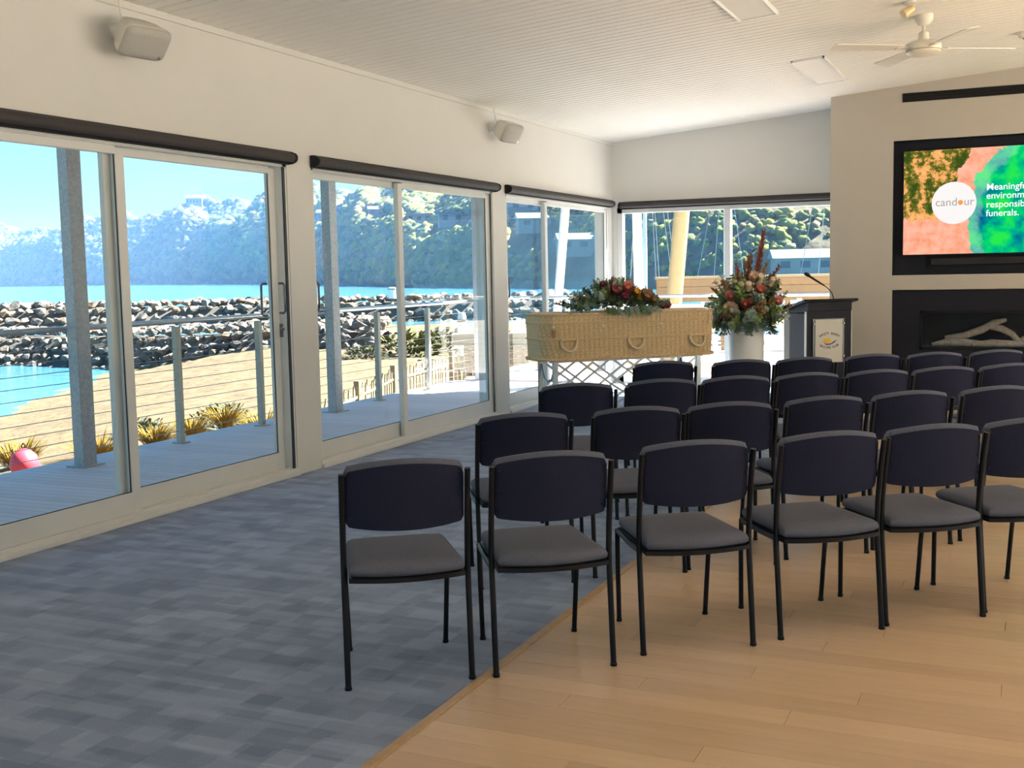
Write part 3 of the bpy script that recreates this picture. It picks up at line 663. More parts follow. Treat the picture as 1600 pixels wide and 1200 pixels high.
def arc_text(s_, cx, cz, R_, a_mid, span, flip, size):
    for i, ch in enumerate(s_):
        if ch == ' ': continue
        q = (i - (len(s_) - 1) / 2) / (len(s_) - 1) * span
        a = a_mid - q if not flip else a_mid + q
        o = text_part('letter', ch, size, M_ink, sg, (cx + R_ * math.cos(a), -.0268, cz + R_ * math.sin(a)), (PI / 2, 0, 0), 'CENTER', .0003, .0008)
        o.rotation_euler = (PI / 2, -(a - PI / 2) if not flip else -(a + PI / 2), 0)
arc_text('SAFETY BEACH', .268, .515, .25, PI / 2, .92, False, .036)
arc_text('SAILING CLUB', .268, .862, .25, -PI / 2, .92, True, .036)
MB().prism([(.268 + .055 * math.cos(a) * (1 if math.cos(a) < 0 else .8) - .02, .698 + .028 * math.sin(a)) for a in [2 * PI * i / 20 for i in range(20)]], -.0275, -.0262, 'y').build('emblem_shell', M_yel, sg)
MB().prism([(.20, .675), (.24, .664), (.29, .668), (.345, .70), (.365, .708), (.33, .672), (.285, .652), (.235, .650)], -.0285, -.0262, 'y').build('emblem_swoosh', M_pur, sg)
# gooseneck microphone
mic = empty('gooseneck_microphone', LP + Vector((math.cos(LA) * .40 - math.sin(LA) * .1, math.sin(LA) * .40 + math.cos(LA) * .1, 1.128)), LA, 'thin black gooseneck microphone standing on the lectern top', 'microphone')
MB().lathe([(.028, 0), (.028, .012), (.012, .022)], 16).build('base', M_black, mic, 40)
MB().tube([(0, 0, .015), (-.02, .01, .09), (-.07, .03, .15), (-.15, .05, .20), (-.19, .06, .23)], .0055, 8).build('neck', M_black, mic, 60)
MB().tube([(-.10, .035, .17), (-.20, .06, .235), (-.26, .075, .275)], [.008, .012, .012], 10).build('body', M_black, mic, 60)
MB().tube([(-.255, .073, .272), (-.27, .077, .285), (-.30, .085, .302), (-.315, .09, .31)], [.014, .021, .021, .010], 12).build('capsule', M_black, mic, 60)
# black side cabinet beyond the lectern
cas = empty('side_cabinet', S(3.42, 13.30), math.radians(24), 'tall black side cabinet standing behind the lectern', 'cabinet')
MB().bbox(-.19, .19, -.16, .16, .04, .90, .006).build('body', M_blackp, cas); MB().bbox(-.21, .21, -.18, .18, .90, .925, .004).build('top', M_blackp, cas); MB().bbox(-.17, .17, -.14, .14, 0, .04, .004).build('plinth', M_black, cas)
for x in (-.185, .003):
    dr = MB().bbox(x, x + .182, -.176, -.16, .06, .885, .003).build('door', M_blackp, cas); MB().tube([(x + (.16 if x < 0 else .02), -.19, .45), (x + (.16 if x < 0 else .02), -.19, .57)], .005, 8).build('handle', M_steel, dr, 50)

# ------------------------------------------------------------------ television
TVX0, TVX1, TVZ0, TVZ1 = -1.285, .80, 1.605, 2.785
tv = empty('television', (TVX0, YT + .06, TVZ0), 0, 'large wall television showing an aerial coast picture and white words', 'television')
TW, TH = TVX1 - TVX0, TVZ1 - TVZ0
MB().bbox(0, TW, 0, .05, 0, TH, .004).build('case', M_black, tv); MB().bbox(.3, TW - .3, .05, .082, .25, TH - .25, .004).build('wall_mount', M_black, tv)
M_scr = bpy.data.materials.new('screen_picture'); M_scr.use_nodes = True
n, l = M_scr.node_tree.nodes, M_scr.node_tree.links; n.clear()
o_ = n.new('ShaderNodeOutputMaterial'); em = n.new('ShaderNodeEmission'); l.new(em.outputs[0], o_.inputs[0]); em.inputs[1].default_value = .58
tc = n.new('ShaderNodeTexCoord'); sx = n.new('ShaderNodeSeparateXYZ'); l.new(tc.outputs['Object'], sx.inputs[0])
def mth(op, a, b_=None, c_=None):
    m_ = n.new('ShaderNodeMath'); m_.operation = op
    for i, v in enumerate((a, b_, c_)):
        if v is None: continue
        if isinstance(v, (int, float)): m_.inputs[i].default_value = v
        else: l.new(v, m_.inputs[i])
    return m_.outputs[0]
def noi(sc, det=6, rough=.6):
    q = n.new('ShaderNodeTexNoise'); q.inputs['Scale'].default_value = sc; q.inputs['Detail'].default_value = det; q.inputs['Roughness'].default_value = rough; l.new(tc.outputs['Object'], q.inputs['Vector']); return q.outputs[0]
def ramp(f, stops):
    q = n.new('ShaderNodeValToRGB'); l.new(f, q.inputs[0]); e_ = q.color_ramp.elements
    e_[0].position, e_[0].color = stops[0][0], (*stops[0][1], 1); e_[1].position, e_[1].color = stops[-1][0], (*stops[-1][1], 1)
    for p, c in stops[1:-1]: x = e_.new(p); x.color = (*c, 1)
    return q.outputs[0]
def mixc(f, a, b_):
    q = n.new('ShaderNodeMixRGB'); l.new(f, q.inputs[0]); l.new(a, q.inputs[1]); l.new(b_, q.inputs[2]); return q.outputs[0]
dx = mth('SUBTRACT', sx.outputs[0], 1.78); dz = mth('SUBTRACT', sx.outputs[2], .36)
dist = mth('SQRT', mth('ADD', mth('MULTIPLY', dx, dx), mth('MULTIPLY', dz, dz)))
dist = mth('ADD', dist, mth('MULTIPLY', mth('SUBTRACT', noi(5), .5), .28))
sea = ramp(noi(3.2), [(.36, (.0, .10, .26)), (.45, (.0, .28, .24)), (.53, (.0, .55, .16)), (.62, (.02, .72, .07))])
foam = ramp(dist, [(.0, (0, 0, 0)), (.96, (0, 0, 0)), (1.0, (1, 1, 1))])
land = ramp(noi(6, 10, .72), [(.42, (.04, .07, .01)), (.50, (.14, .15, .02)), (.53, (.80, .36, .10)), (.65, (.95, .50, .22))])
pink = ramp(noi(9), [(.35, (.80, .30, .16)), (.6, (.95, .45, .32))])
up_mask = mth('MULTIPLY', mth('GREATER_THAN', dist, 1.30), mth('GREATER_THAN', mth('ADD', sx.outputs[2], mth('MULTIPLY', mth('SUBTRACT', noi(6), .5), .4)), .42))
outer = mixc(up_mask, pink, land)
rgbfoam = n.new('ShaderNodeRGB'); rgbfoam.outputs[0].default_value = (.30, .75, .55, 1)
bw = n.new('ShaderNodeRGBToBW'); l.new(foam, bw.inputs[0])
sea2 = mixc(mth('MULTIPLY', bw.outputs[0], .35), sea, rgbfoam.outputs[0])
l.new(mixc(mth('LESS_THAN', dist, 1.10), outer, sea2), em.inputs[0])
scr = MB().add([(.014, -.0015, .014), (TW - .014, -.0015, .014), (TW - .014, -.0015, TH - .014), (.014, -.0015, TH - .014)], [(0, 1, 2, 3)]).build('screen', M_scr, tv)
def emis(name, c, s_=1.):
    m_ = bpy.data.materials.new(name); m_.use_nodes = True; nn_, ll_2, b_ = nd(m_)
    no_ = nn_.new('ShaderNodeTexNoise'); no_.inputs['Scale'].default_value = 3; rm_ = nn_.new('ShaderNodeValToRGB'); ll_2.new(no_.outputs[0], rm_.inputs[0])
    rm_.color_ramp.elements[0].color = (*[q * .98 for q in c], 1); rm_.color_ramp.elements[1].color = (*c, 1)
    b_.inputs['Base Color'].default_value = (0, 0, 0, 1); ll_2.new(rm_.outputs[0], b_.inputs['Emission Color']); b_.inputs['Emission Strength'].default_value = s_ * .6; return m_
E_w = emis('screen_white', (.95, .95, .95)); E_c = emis('screen_disc', (.80, .77, .76)); E_g = emis('screen_grey', (.33, .31, .31)); E_o = emis('screen_orange', (.85, .28, .06))
cx_, cz_, cr = .545, .575, .232
MB().lathe([(cr, 0), (cr, .0008)], 64, Matrix.Translation((cx_, -.002, cz_)) @ Matrix.Rotation(PI / 2, 4, 'X')).build('disc_logo', E_c, scr)
tl = text_part('logo_text', 'cand', .124, E_g, scr, (cx_ - .195, -.0042, cz_ - .03), (PI / 2, 0, 0)); text_part('logo_text', 'ur', .124, E_g, scr, (cx_ + .100, -.0042, cz_ - .03), (PI / 2, 0, 0))
MB().lathe([(.027, 0), (.027, .0008)], 24, Matrix.Translation((cx_ + .068, -.0035, cz_ + .002)) @ Matrix.Rotation(PI / 2, 4, 'X')).build('logo_dot', E_o, scr)
for i, s_ in enumerate(('Meaningful', 'environmentally', 'responsible', 'funerals.')):
    text_part('slogan_text', s_, .100, E_w, scr, (.875, -.004, .70 - .095 * i), (PI / 2, 0, 0), 'LEFT', .0008, .0006)
sb = empty('soundbar', (-.98, YT + .05, 1.49), 0, 'slim black soundbar mounted under the television', 'soundbar')
MB().bbox(0, 1.5, 0, .085, 0, .09, .01).build('body', M_black, sb); MB().bbox(.02, 1.48, -.003, .002, .01, .08, .002).build('grille', mat('soundbar_cloth', (.02, .02, .025), .9, scale=200, var=.3), sb)
MB().tube([(-.04, .06, .11), (-.05, .05, .02), (-.03, .05, -.05), (-.02, .06, -.02), (-.02, .07, .09)], .004, 6).build('cable', M_black, sb, 60)

# fireplace
fp = empty('gas_fireplace', (NX0, YT + .05, 0), 0, 'black panelled gas fireplace with log set behind glass', 'fireplace')
FW = NX1 - NX0; gx0, gx1, gz0, gz1 = .30, 1.98, .545, .985
su = MB(); su.box(0, gx0, 0, .03, 0, 1.22); su.box(gx1, FW, 0, .03, 0, 1.22); su.box(gx0, gx1, 0, .03, gz1, 1.22); su.box(gx0, gx1, 0, .03, 0, gz0); su.build('surround', M_blackp, fp)
fbx = MB(); fbx.box(gx0 - .02, gx1 + .02, .38, .40, gz0 - .02, gz1 + .02); fbx.box(gx0 - .02, gx0, .03, .4, gz0, gz1); fbx.box(gx1, gx1 + .02, .03, .4, gz0, gz1); fbx.box(gx0, gx1, .03, .4, gz1, gz1 + .02); fbx.box(gx0, gx1, .03, .4, gz0 - .02, gz0 + .03); fbx.build('firebox', mat('firebox', (.012, .012, .02), .6), fp)
tr_ = MB(); tr_.bbox(gx0, gx1, -.008, .012, gz1 - .03, gz1, .002); tr_.bbox(gx0, gx1, -.008, .012, gz0, gz0 + .03, .002); tr_.bbox(gx0, gx0 + .03, -.008, .012, gz0, gz1, .002); tr_.bbox(gx1 - .03, gx1, -.008, .012, gz0, gz1, .002); tr_.build('glass_frame', M_black, fp)
MB().add([(gx0 + .03, .004, gz0 + .03), (gx1 - .03, .004, gz0 + .03), (gx1 - .03, .004, gz1 - .03), (gx0 + .03, .004, gz1 - .03)], [(0, 1, 2, 3)]).build('glass', M_glass, fp)
M_log = mat('ceramic_log', (.42, .36, .32), .9, var=.3, scale=30, bump=.5)
z0_ = gz0 + .05
for pts, rs in [([(.42, .20, z0_ + .0), (.62, .17, z0_ + .03), (.78, .17, z0_ + .02), (.98, .2, z0_ + .01)], [.02, .05, .045, .03]), ([(.56, .22, z0_ + .07), (.76, .2, z0_ + .10), (.95, .2, z0_ + .17), (1.08, .2, z0_ + .25), (1.20, .2, z0_ + .28)], [.03, .04, .045, .04, .02]),
                ([(1.02, .2, z0_ + .2), (1.15, .18, z0_ + .18), (1.26, .17, z0_ + .12), (1.36, .17, z0_ + .0)], [.03, .04, .035, .03]), ([(.86, .15, z0_), (1.05, .13, z0_ + .02), (1.3, .13, z0_ + .01), (1.5, .15, z0_ + .02)], [.03, .045, .04, .025]), ([(1.3, .2, z0_ + .02), (1.5, .2, z0_ + .12), (1.65, .2, z0_ + .22), (1.8, .2, z0_ + .2)], [.03, .045, .04, .03])]:
    MB().tube(pts, rs, 10).build('log', M_log, fp, 60)

# slot vent over the television
vt = empty('slot_vent', (-1.285, YT - .003, 3.315), 0, 'long black slot vent high on the taupe wall', 'vent')
MB().box(0, 2.08, .0, .004, 0, .085).build('recess', mat('vent_dark', (.004, .004, .005), .9), vt)
fr_ = MB(); fr_.box(-.006, 2.086, -.006, .003, -.006, 0); fr_.box(-.006, 2.086, -.006, .003, .085, .091); fr_.box(-.006, 0, -.006, .003, 0, .085); fr_.box(2.08, 2.086, -.006, .003, 0, .085); fr_.build('frame', M_black, vt)
for z in (.026, .054): MB().box(0, 2.08, -.004, .001, z, z + .005).build('slat', M_black, vt)

# ------------------------------------------------------------------ ceiling fittings
def ceil_thing(name, x, y, label, cat, group=None):
    o = empty(name, (x, y, zc(x)), 0, label, cat, group); o.rotation_euler = (0, TILT, 0); return o
for (x, y0, y1, lb) in ((-1.90, 11.07, 12.55, 'flush cream ceiling panel close to the taupe wall'), (-1.92, 7.55, 9.04, 'flush white edged ceiling panel nearer the camera')):
    p = ceil_thing('ceiling_panel', x, y0, lb, 'panel', 'flush rectangular ceiling panels'); L = y1 - y0; W = .155
    f_ = MB()
    for a, b_, c, d in ((-W, W, 0, .018), (-W, W, L - .018, L), (-W, -W + .018, 0, L), (W - .018, W, 0, L)): f_.bbox(a, b_, c, d, -.02, .004, .002)
    f_.build('frame', M_white, p); MB().box(-W + .018, W - .018, .018, L - .018, -.010, .004).build('cover', M_ceil, p)
FX, FY = -.80, 10.11
fan = empty('ceiling_fan', (FX, FY, zc(FX)), 0, 'cream four blade ceiling fan hanging on a short rod', 'fan')
M_fan = mat('fan_cream', (.78, .74, .64), .4, var=.03); HZ = 3.27 - zc(FX)
MB().lathe([(.074, .01), (.076, -.02), (.070, -.045), (.045, -.075), (.018, -.085)], 24).build('canopy', M_fan, fan, 40)
MB().lathe([(.013, -.07), (.013, HZ + .11)], 12).build('downrod', M_fan, fan, 40)
MB().lathe([(.022, HZ + .135), (.040, HZ + .12), (.046, HZ + .06), (.05, HZ + .055)], 20).build('yoke', M_fan, fan, 40)
MB().lathe([(.05, HZ + .06), (.115, HZ + .045), (.138, HZ + .03), (.140, HZ - .005), (.132, HZ - .022), (.136, HZ - .026), (.136, HZ - .040), (.115, HZ - .056), (.06, HZ - .064), (.0, HZ - .066)], 32).build('motor', M_fan, fan, 40)
MB().lathe([(.139, HZ - .02), (.1405, HZ - .022), (.139, HZ - .025)], 32, cap=False).build('band', mat('brass_line', (.45, .28, .08), .4, .6), fan, 40)
for k_ in range(4):
    a = math.radians(27 + 24.3 - 19.8 + 90 * k_); R_ = Matrix.Rotation(a, 4, 'Z') @ Matrix.Translation((0, 0, HZ)) @ Matrix.Rotation(math.radians(11), 4, 'X')
    bl = MB(); pr = [(.19, -.045), (.30, -.058), (.74, -.068), (.775, -.055), (.78, .05), (.765, .068), (.30, .06), (.19, .045)]
    bl.add([R_ @ Vector((x, y, z)) for z in (-.004, .004) for x, y in pr], [tuple(range(7, -1, -1)), tuple(range(8, 16))] + [(i, (i + 1) % 8, 8 + (i + 1) % 8, 8 + i) for i in range(8)])
    b_ = bl.build('blade', M_fan, fan)
    MB().bbox(.11, .24, -.028, .028, -.010, -.004, .002, R_).build('blade_arm', M_fan, b_)
sm = ceil_thing('smoke_detector', -.06, 11.59, 'round white smoke detector on the ceiling beside the fan', 'detector')
MB().lathe([(.058, .005), (.058, -.018), (.052, -.024)], 24).build('base', M_plast, sm, 40); MB().lathe([(.046, -.022), (.046, -.045), (.030, -.056), (.0, -.058)], 24).build('cap', M_plast, sm, 40); MB().lathe([(.012, -.056), (.012, -.064)], 12).build('sensor', M_black, sm, 40)
sp_ = ceil_thing('ceiling_spotlight', -.86, 9.52, 'small cream spotlight fitting on the ceiling at the top edge', 'spotlight')
MB().lathe([(.05, .005), (.05, -.015), (.03, -.022)], 20).build('rose', M_plast, sp_, 40)
MB().tube([(0, 0, -.015), (.0, 0, -.055), (-.02, -.01, -.075)], .012, 8).build('arm', M_plast, sp_, 40)
MB().tube([(.02, .01, -.05), (-.05, -.035, -.095)], [.028, .038], 16).build('head', mat('spot_brass', (.75, .58, .32), .35, .2), sp_, 40)

# speakers on the left wall
def speaker(y, z, yaw, tilt, s_, label):
    root = empty('wall_speaker', (XW, y, z), 0, label, 'speaker', 'cream wall speakers')
    MB().lathe([(.045, 0), (.045, .012), (.036, .02)], 20, Matrix.Rotation(PI / 2, 4, 'Y')).build('wall_plate', M_plast, root, 40)
    MB().tube([(.01, 0, 0), (.07, .0, 0), (.12, .01, 0)], [.036, .036, .030], 16).build('ball_mount', M_plast, root, 40)
    B = Matrix.Translation((.12, .012, 0)) @ Matrix.Rotation(yaw, 4, 'Z') @ Matrix.Rotation(tilt, 4, 'Y') @ Matrix.Scale(s_, 4)
    # local: x forward (sound), y width, z height; back narrower than the front and bowed
    def sec(x, hw, hh, nn_=24):
        out = []
        for i in range(nn_):
            a = 2 * PI * i / nn_; c_, q = math.cos(a), math.sin(a); ex = .35
            out.append(B @ Vector((x, hw * abs(c_) ** ex * (1 if c_ >= 0 else -1), hh * abs(q) ** ex * (1 if q >= 0 else -1))))
        return out
    def loftb(secs):
        mb = MB(); n_ = 24; vs_ = [p for q in secs for p in q]; fs = [(j * n_ + i, j * n_ + (i + 1) % n_, (j + 1) * n_ + (i + 1) % n_, (j + 1) * n_ + i) for j in range(len(secs) - 1) for i in range(n_)]
        fs.append(tuple(range(n_ - 1, -1, -1))); fs.append(tuple(range((len(secs) - 1) * n_, len(secs) * n_))); return mb.add(vs_, fs)
    bd = loftb([sec(-.02, .06, .05), sec(.0, .085, .068), (sec(.06, .125, .085)), sec(.13, .15, .095), sec(.142, .15, .095)]).build('cabinet', M_plast, root, 50)
    loftb([sec(.143, .147, .092), sec(.155, .144, .089), sec(.168, .125, .075), sec(.173, .08, .05)]).build('grille', M_grille, bd, 50)
    MB().lathe([(.008, 0), (.008, .004)], 12, B @ Matrix.Translation((.168, .10, -.062)) @ Matrix.Rotation(PI / 2, 4, 'Y')).build('badge', M_steel, bd, 40)
    MB().tube([(.10, .0, .02), (.07, -.01, .09), (.05, .0, 3.18 - z)], .005, 8).build('cable', M_plast, root, 60)
    return root
speaker(5.45, 3.0, math.radians(-10), math.radians(38), 1.1, 'cream box speaker on a wall bracket above the nearest sliding door')
speaker(10.75, 2.99, math.radians(-10), math.radians(30), 1.1, 'cream box speaker on a wall bracket above the middle sliding door')
pir = empty('motion_sensor', (XW + .005, YE - .005, 2.98), math.radians(-45), 'small white motion sensor in the upper room corner', 'sensor')
MB().bbox(-.032, .032, -.075, -.03, -.06, .06, .01).build('housing', M_plast, pir); MB().bbox(-.022, .022, -.080, -.072, -.04, .0, .004).build('lens', M_white, pir); MB().tube([(0, -.032, .055), (0, -.02, .13)], .012, 8).build('bracket', M_plast, pir, 40)

#OUTSIDE
# ------------------------------------------------------------------ verandah deck, railing, posts
M_wire = mat('stainless_wire', (.30, .31, .33), .35, .8)
RX = -7.15
dk = MB().box(-7.42, XW - .14, YB, 16.45, -.16, -.05).build('deck', mat('deck_joist', (.12, .1, .09), .9)); struct(dk, 'shaded grey timber verandah deck outside the doors', 'deck')
DW = .10; dm = MB().bbox(-7.42, XW - .145, 0, DW - .009, -.05, -.012, .003).mesh('deck_board'); dm.materials.append(M_deck)
y = 2.0
while y < 14.4: o = link('deck_board', dm, dk); o.location = (0, y, 0); y += DW
dm2 = MB().bbox(-7.42, 1.5, 0, DW - .009, -.05, -.012, .003).mesh('deck_board'); dm2.materials.append(M_deck)
MB().box(-7.4, 1.5, 14.75, 16.45, -.16, -.05).build('deck_frame', mat('deck_joist_end', (.12, .1, .09), .9), dk)
y = 14.75
while y < 16.4: o = link('deck_board', dm2, dk); o.location = (0, y, 0); y += DW
rail = empty('cable_railing', (0, 0, 0), 0, 'stainless cable railing with round handrail along the verandah', 'railing')
pts = [(RX, 1.5, 1.12), (RX, 16.2, 1.12), (RX + .12, 16.33, 1.12), (1.4, 16.33, 1.12)]
MB().tube([pts[0], pts[1]], .025, 12).tube([pts[1], pts[2]], .025, 12).tube([pts[2], pts[3]], .025, 12).build('handrail', M_steel, rail, 50)
M_post = mat('railing_post', (.50, .49, .42), .6, .2, var=.15, scale=20)
pm = MB().bbox(-.03, .03, -.03, .03, -.012, 1.07, .004).bbox(-.06, .06, -.06, .06, -.012, 0.0, .003).mesh('post'); pm.materials.append(M_post)
for y in (2.1, 3.35, 4.6, 5.82, 8.33, 9.57, 11.92, 13.2, 15.4): o = link('post', pm, rail); o.location = (RX, y, 0)
for x in (-6.4, -5.2, -4.1, -2.9, -1.7, -.5): o = link('post', pm, rail); o.location = (x, 16.33, 0)
for i in range(10):
    z = .10 + .096 * i
    MB().tube([(RX, 1.6, z), (RX, 16.3, z)], .0032, 5).build('cable', M_wire, rail); MB().tube([(RX + .02, 16.33, z), (1.4, 16.33, z)], .0032, 5).build('cable', M_wire, rail)
for y, nm in ((3.3, 'galvanised square verandah post out of view'), (7.04, 'galvanised square verandah post outside the nearest sliding door'), (10.80, 'galvanised square verandah post outside the middle sliding door'), (14.56, 'galvanised square verandah post at the end of the deck')):
    if y < 4: continue
    vp_ = empty('verandah_post', (RX + .10, y, -.012), 0, nm, 'post', 'square verandah posts')
    MB().bbox(-.055, .055, -.075, .075, 0, zc(RX) + .14, .006).build('shaft', M_galv, vp_); MB().bbox(-.10, .10, -.12, .12, 0, .012, .003).build('base_plate', M_galv, vp_)

# ------------------------------------------------------------------ beach, terrace, sea
SEA = -2.5
def sand_z(lat, d):
    t = (lat + 18.8 + (d - 44) * .12) / 12.5; t = max(-.4, min(1., t)); s_ = t * t * (3 - 2 * t) if t > 0 else -.3 * abs(t)
    q = max(0., min(1., (17.6 - d) / 2.2)) * max(0., min(1., (-3.25 - lat) / .5))
    return SEA - .12 + 1.72 * s_ + .42 * q * q * (3 - 2 * q) + .05 * math.sin(lat * 1.7) * math.cos(d * .9) + .03 * math.sin(lat * 4.1 + d * 2.7)
M_sand = mat('beach_sand', (.125, .092, .048), .95, var=.35, scale=2.2, bump=.8, dist=.15, detail=9)
g = MB(); nu, nv = 130, 110
g.grid(lambda u, v: S(-75 + 95 * u, 6 + 50 * v, sand_z(-75 + 95 * u, 6 + 50 * v)), nu, nv)
struct(g.build('beach', M_sand, None, 60), 'sunlit yellow sand beach below the deck', 'beach')
M_pave = mat('pale_paving', (.55, .52, .46), .8, var=.1, scale=3)
tg = MB().box(-8.0, 45, 16.6, 36, -.6, -.10).box(XR + .2, 45, -40, 16.6, -.6, -.10).box(-7.4, XR + .2, -40, YB - .2, -.6, -.10).build('terrace', M_pave); struct(tg, 'pale sunlit paved terrace beyond the building', 'paving')  # right and rear stretches are unseen, added to bounce sunlight indoors
M_redp = mat('terracotta_paving', (.20, .10, .055), .8, var=.12, scale=8)
struct(MB().box(-7.98, -4.2, 16.7, 19.2, -.1, -.085).build('terrace', M_redp), 'terracotta paved strip at the end of the deck', 'paving')
M_sea = mat('sea_water', (.06, .22, .36), .12, var=.25, scale=.05, detail=3)
nn, ll, b = nd(M_sea); nz = nn.new('ShaderNodeTexNoise'); nz.inputs['Scale'].default_value = .9; nz.inputs['Detail'].default_value = 5; tcx = nn.new('ShaderNodeTexCoord'); mpx = nn.new('ShaderNodeMapping'); mpx.inputs['Scale'].default_value = (.6, 2.0, 1)
bpx = nn.new('ShaderNodeBump'); bpx.inputs['Strength'].default_value = .5; bpx.inputs['Distance'].default_value = .25; ll.new(tcx.outputs['Object'], mpx.inputs[0]); ll.new(mpx.outputs[0], nz.inputs['Vector']); ll.new(nz.outputs[0], bpx.inputs['Height']); ll.new(bpx.outputs[0], b.inputs['Normal'])
sea = MB().add([S(-2500, 8, SEA), S(400, 8, SEA), S(600, 2500, SEA), S(-2500, 2500, SEA)], [(0, 1, 2, 3)]).build('sea', M_sea); tag(sea, 'turquoise bay water between breakwaters and headland', 'sea', None, 'structure')

# rock walls
def rock_mesh(i):
    r_ = random.Random(100 + i); bm = bmesh.new()
    for q in range(15):
        v = Vector((r_.gauss(0, 1), r_.gauss(0, 1), r_.gauss(0, 1))).normalized() * r_.uniform(.85, 1.1); bm.verts.new((v.x, v.y * .8, v.z * .62))
    h = bmesh.ops.convex_hull(bm, input=bm.verts); bmesh.ops.delete(bm, geom=[e_ for e_ in h['geom_interior'] if isinstance(e_, bmesh.types.BMVert)], context='VERTS')
    me = bpy.data.meshes.new('rock'); bm.to_mesh(me); bm.free(); return me
M_rock = mat('breakwater_rock', (.11, .10, .088), .9, var=.3, scale=3, bump=.6, dist=.1)
nn, ll, b = nd(M_rock); oi = nn.new('ShaderNodeObjectInfo'); ge = nn.new('ShaderNodeNewGeometry'); a1 = nn.new('ShaderNodeMath'); a1.operation = 'ADD'; a2 = nn.new('ShaderNodeMath'); a2.operation = 'FRACT'
ll.new(oi.outputs['Random'], a1.inputs[0]); ll.new(ge.outputs['Random Per Island'], a1.inputs[1]); ll.new(a1.outputs[0], a2.inputs[0])
rp = nn.new('ShaderNodeValToRGB'); ll.new(a2.outputs[0], rp.inputs[0]); rp.color_ramp.interpolation = 'CONSTANT'; e = rp.color_ramp.elements; e[0].color = (.12, .117, .12, 1); e[1].position = .35; e[1].color = (.15, .143, .137, 1)
for p, c in ((.6, (.18, .155, .125)), (.8, (.21, .14, .09)), (.92, (.24, .215, .185))): x = e.new(p); x.color = (*c, 1)
src = b.inputs['Base Color'].links[0].from_socket; mx = nn.new('ShaderNodeMixRGB'); mx.inputs[0].default_value = .7; ll.new(src, mx.inputs[1]); ll.new(rp.outputs[0], mx.inputs[2]); ll.new(mx.outputs[0], b.inputs['Base Color'])
RM = [rock_mesh(i) for i in range(10)]
for me in RM: me.materials.append(M_rock)
def rock_wall(label, line, back, rise, size, step, nmax, seed):
    r_ = random.Random(seed); root = empty('rock_wall', S(*line[len(line) // 2][:2], line[len(line) // 2][2]), 0, label, 'rock wall', 'breakwater rock walls')
    lats = [p[0] for p in line]; L = 0; cand = []
    tot = lats[-1] - lats[0]; nl = int(tot / step)
    for i in range(nl):
        lat = lats[0] + tot * (i + .5) / nl; d0 = float(np.interp(lat, lats, [p[1] for p in line])); z0 = float(np.interp(lat, lats, [p[2] for p in line])); rs = float(np.interp(lat, lats, [p[3] for p in line]))
        k_ = 0
        while k_ * step < back:
            q = k_ * step / back; zz = z0 + rs * min(1, q / .45) - (rs * .5 if q > .9 else 0)
            cand.append((lat + r_.uniform(-.3, .3) * step, d0 + q * back + r_.uniform(-.25, .25) * step, zz + r_.uniform(-.2, .15) * size, size * r_.uniform(.55, 1.15), q)); k_ += 1
    cand.sort(key=lambda c: (c[4] > .62, c[1] / c[3])); base = root.location.copy(); V = []; F_ = []
    for i, (lat, d, z, s_, q) in enumerate(cand):
        me = RM[r_.randrange(10)]; R_ = Matrix.Rotation(r_.uniform(0, 6.28), 3, 'Z') @ Matrix.Rotation(r_.uniform(-.5, .5), 3, 'X')
        p = S(lat, d, z) - base
        if i < nmax: o = link('rock', me, root); o.location = p; o.rotation_euler = R_.to_euler(); o.scale = (s_, s_, s_)
        else:
            k_ = len(V); V += [R_ @ (v.co * s_) + p for v in me.vertices]; F_ += [tuple(j + k_ for j in f_.vertices) for f_ in me.polygons]
    if V: tag(MB().add(V, F_).build('rocks', M_rock, root), kind='stuff')
    m_ = MB()      # dark core that fills the gaps between the rocks
    n_ = 24
    def core(u, v):
        lat = lats[0] + tot * u; d0 = float(np.interp(lat, lats, [p[1] for p in line])); z0 = float(np.interp(lat, lats, [p[2] for p in line])); rs = float(np.interp(lat, lats, [p[3] for p in line]))
        return S(lat, d0 + v * back, z0 - .3 + (rs * min(1, v / .45) if v < .95 else -.8)) - base
    m_.grid(core, n_, 8).build('rock_core', mat('rock_core', (.12, .11, .10), .95), root)
    return root
rock_wall('near rock wall edging the sandy beach', [(-30, 57, -2.5, 1.55), (-24, 55.5, -2.5, 1.55), (-17, 51, -2.45, 1.6), (-13, 46.5, -1.95, 1.35), (-8.5, 42.5, -1.35, 1.05), (-5, 36.5, -1.0, .95), (-4.2, 35.4, -.98, .9)], 4.6, 1.4, .34, .5, 300, 3)
rock_wall('far rock breakwater out in the bay', [(-62, 100, -2.6, 2.0), (-30, 101, -2.6, 2.0), (-8, 99, -2.6, 2.1), (6, 98, -2.6, 2.2)], 5.0, 2.0, .62, .85, 200, 9)
# channel marker and bollards
def bollard(loc, h, r_, label): 
    o = empty('bollard', loc, 0, label, 'bollard'); MB().lathe([(r_, 0), (r_, h * .9), (r_ * .7, h)], 12).build('shaft', M_white, o, 40); MB().lathe([(r_ * 1.15, h * .8), (r_ * 1.15, h * .86)], 12).build('band', M_blind, o, 40); return o
bollard(S(-10.4, 101, -.5), 1.0, .35, 'white channel marker on the far breakwater')
bollard(S(-1.4, 33, -.95), 1.35, .13, 'white bollard among the coastal shrubs')

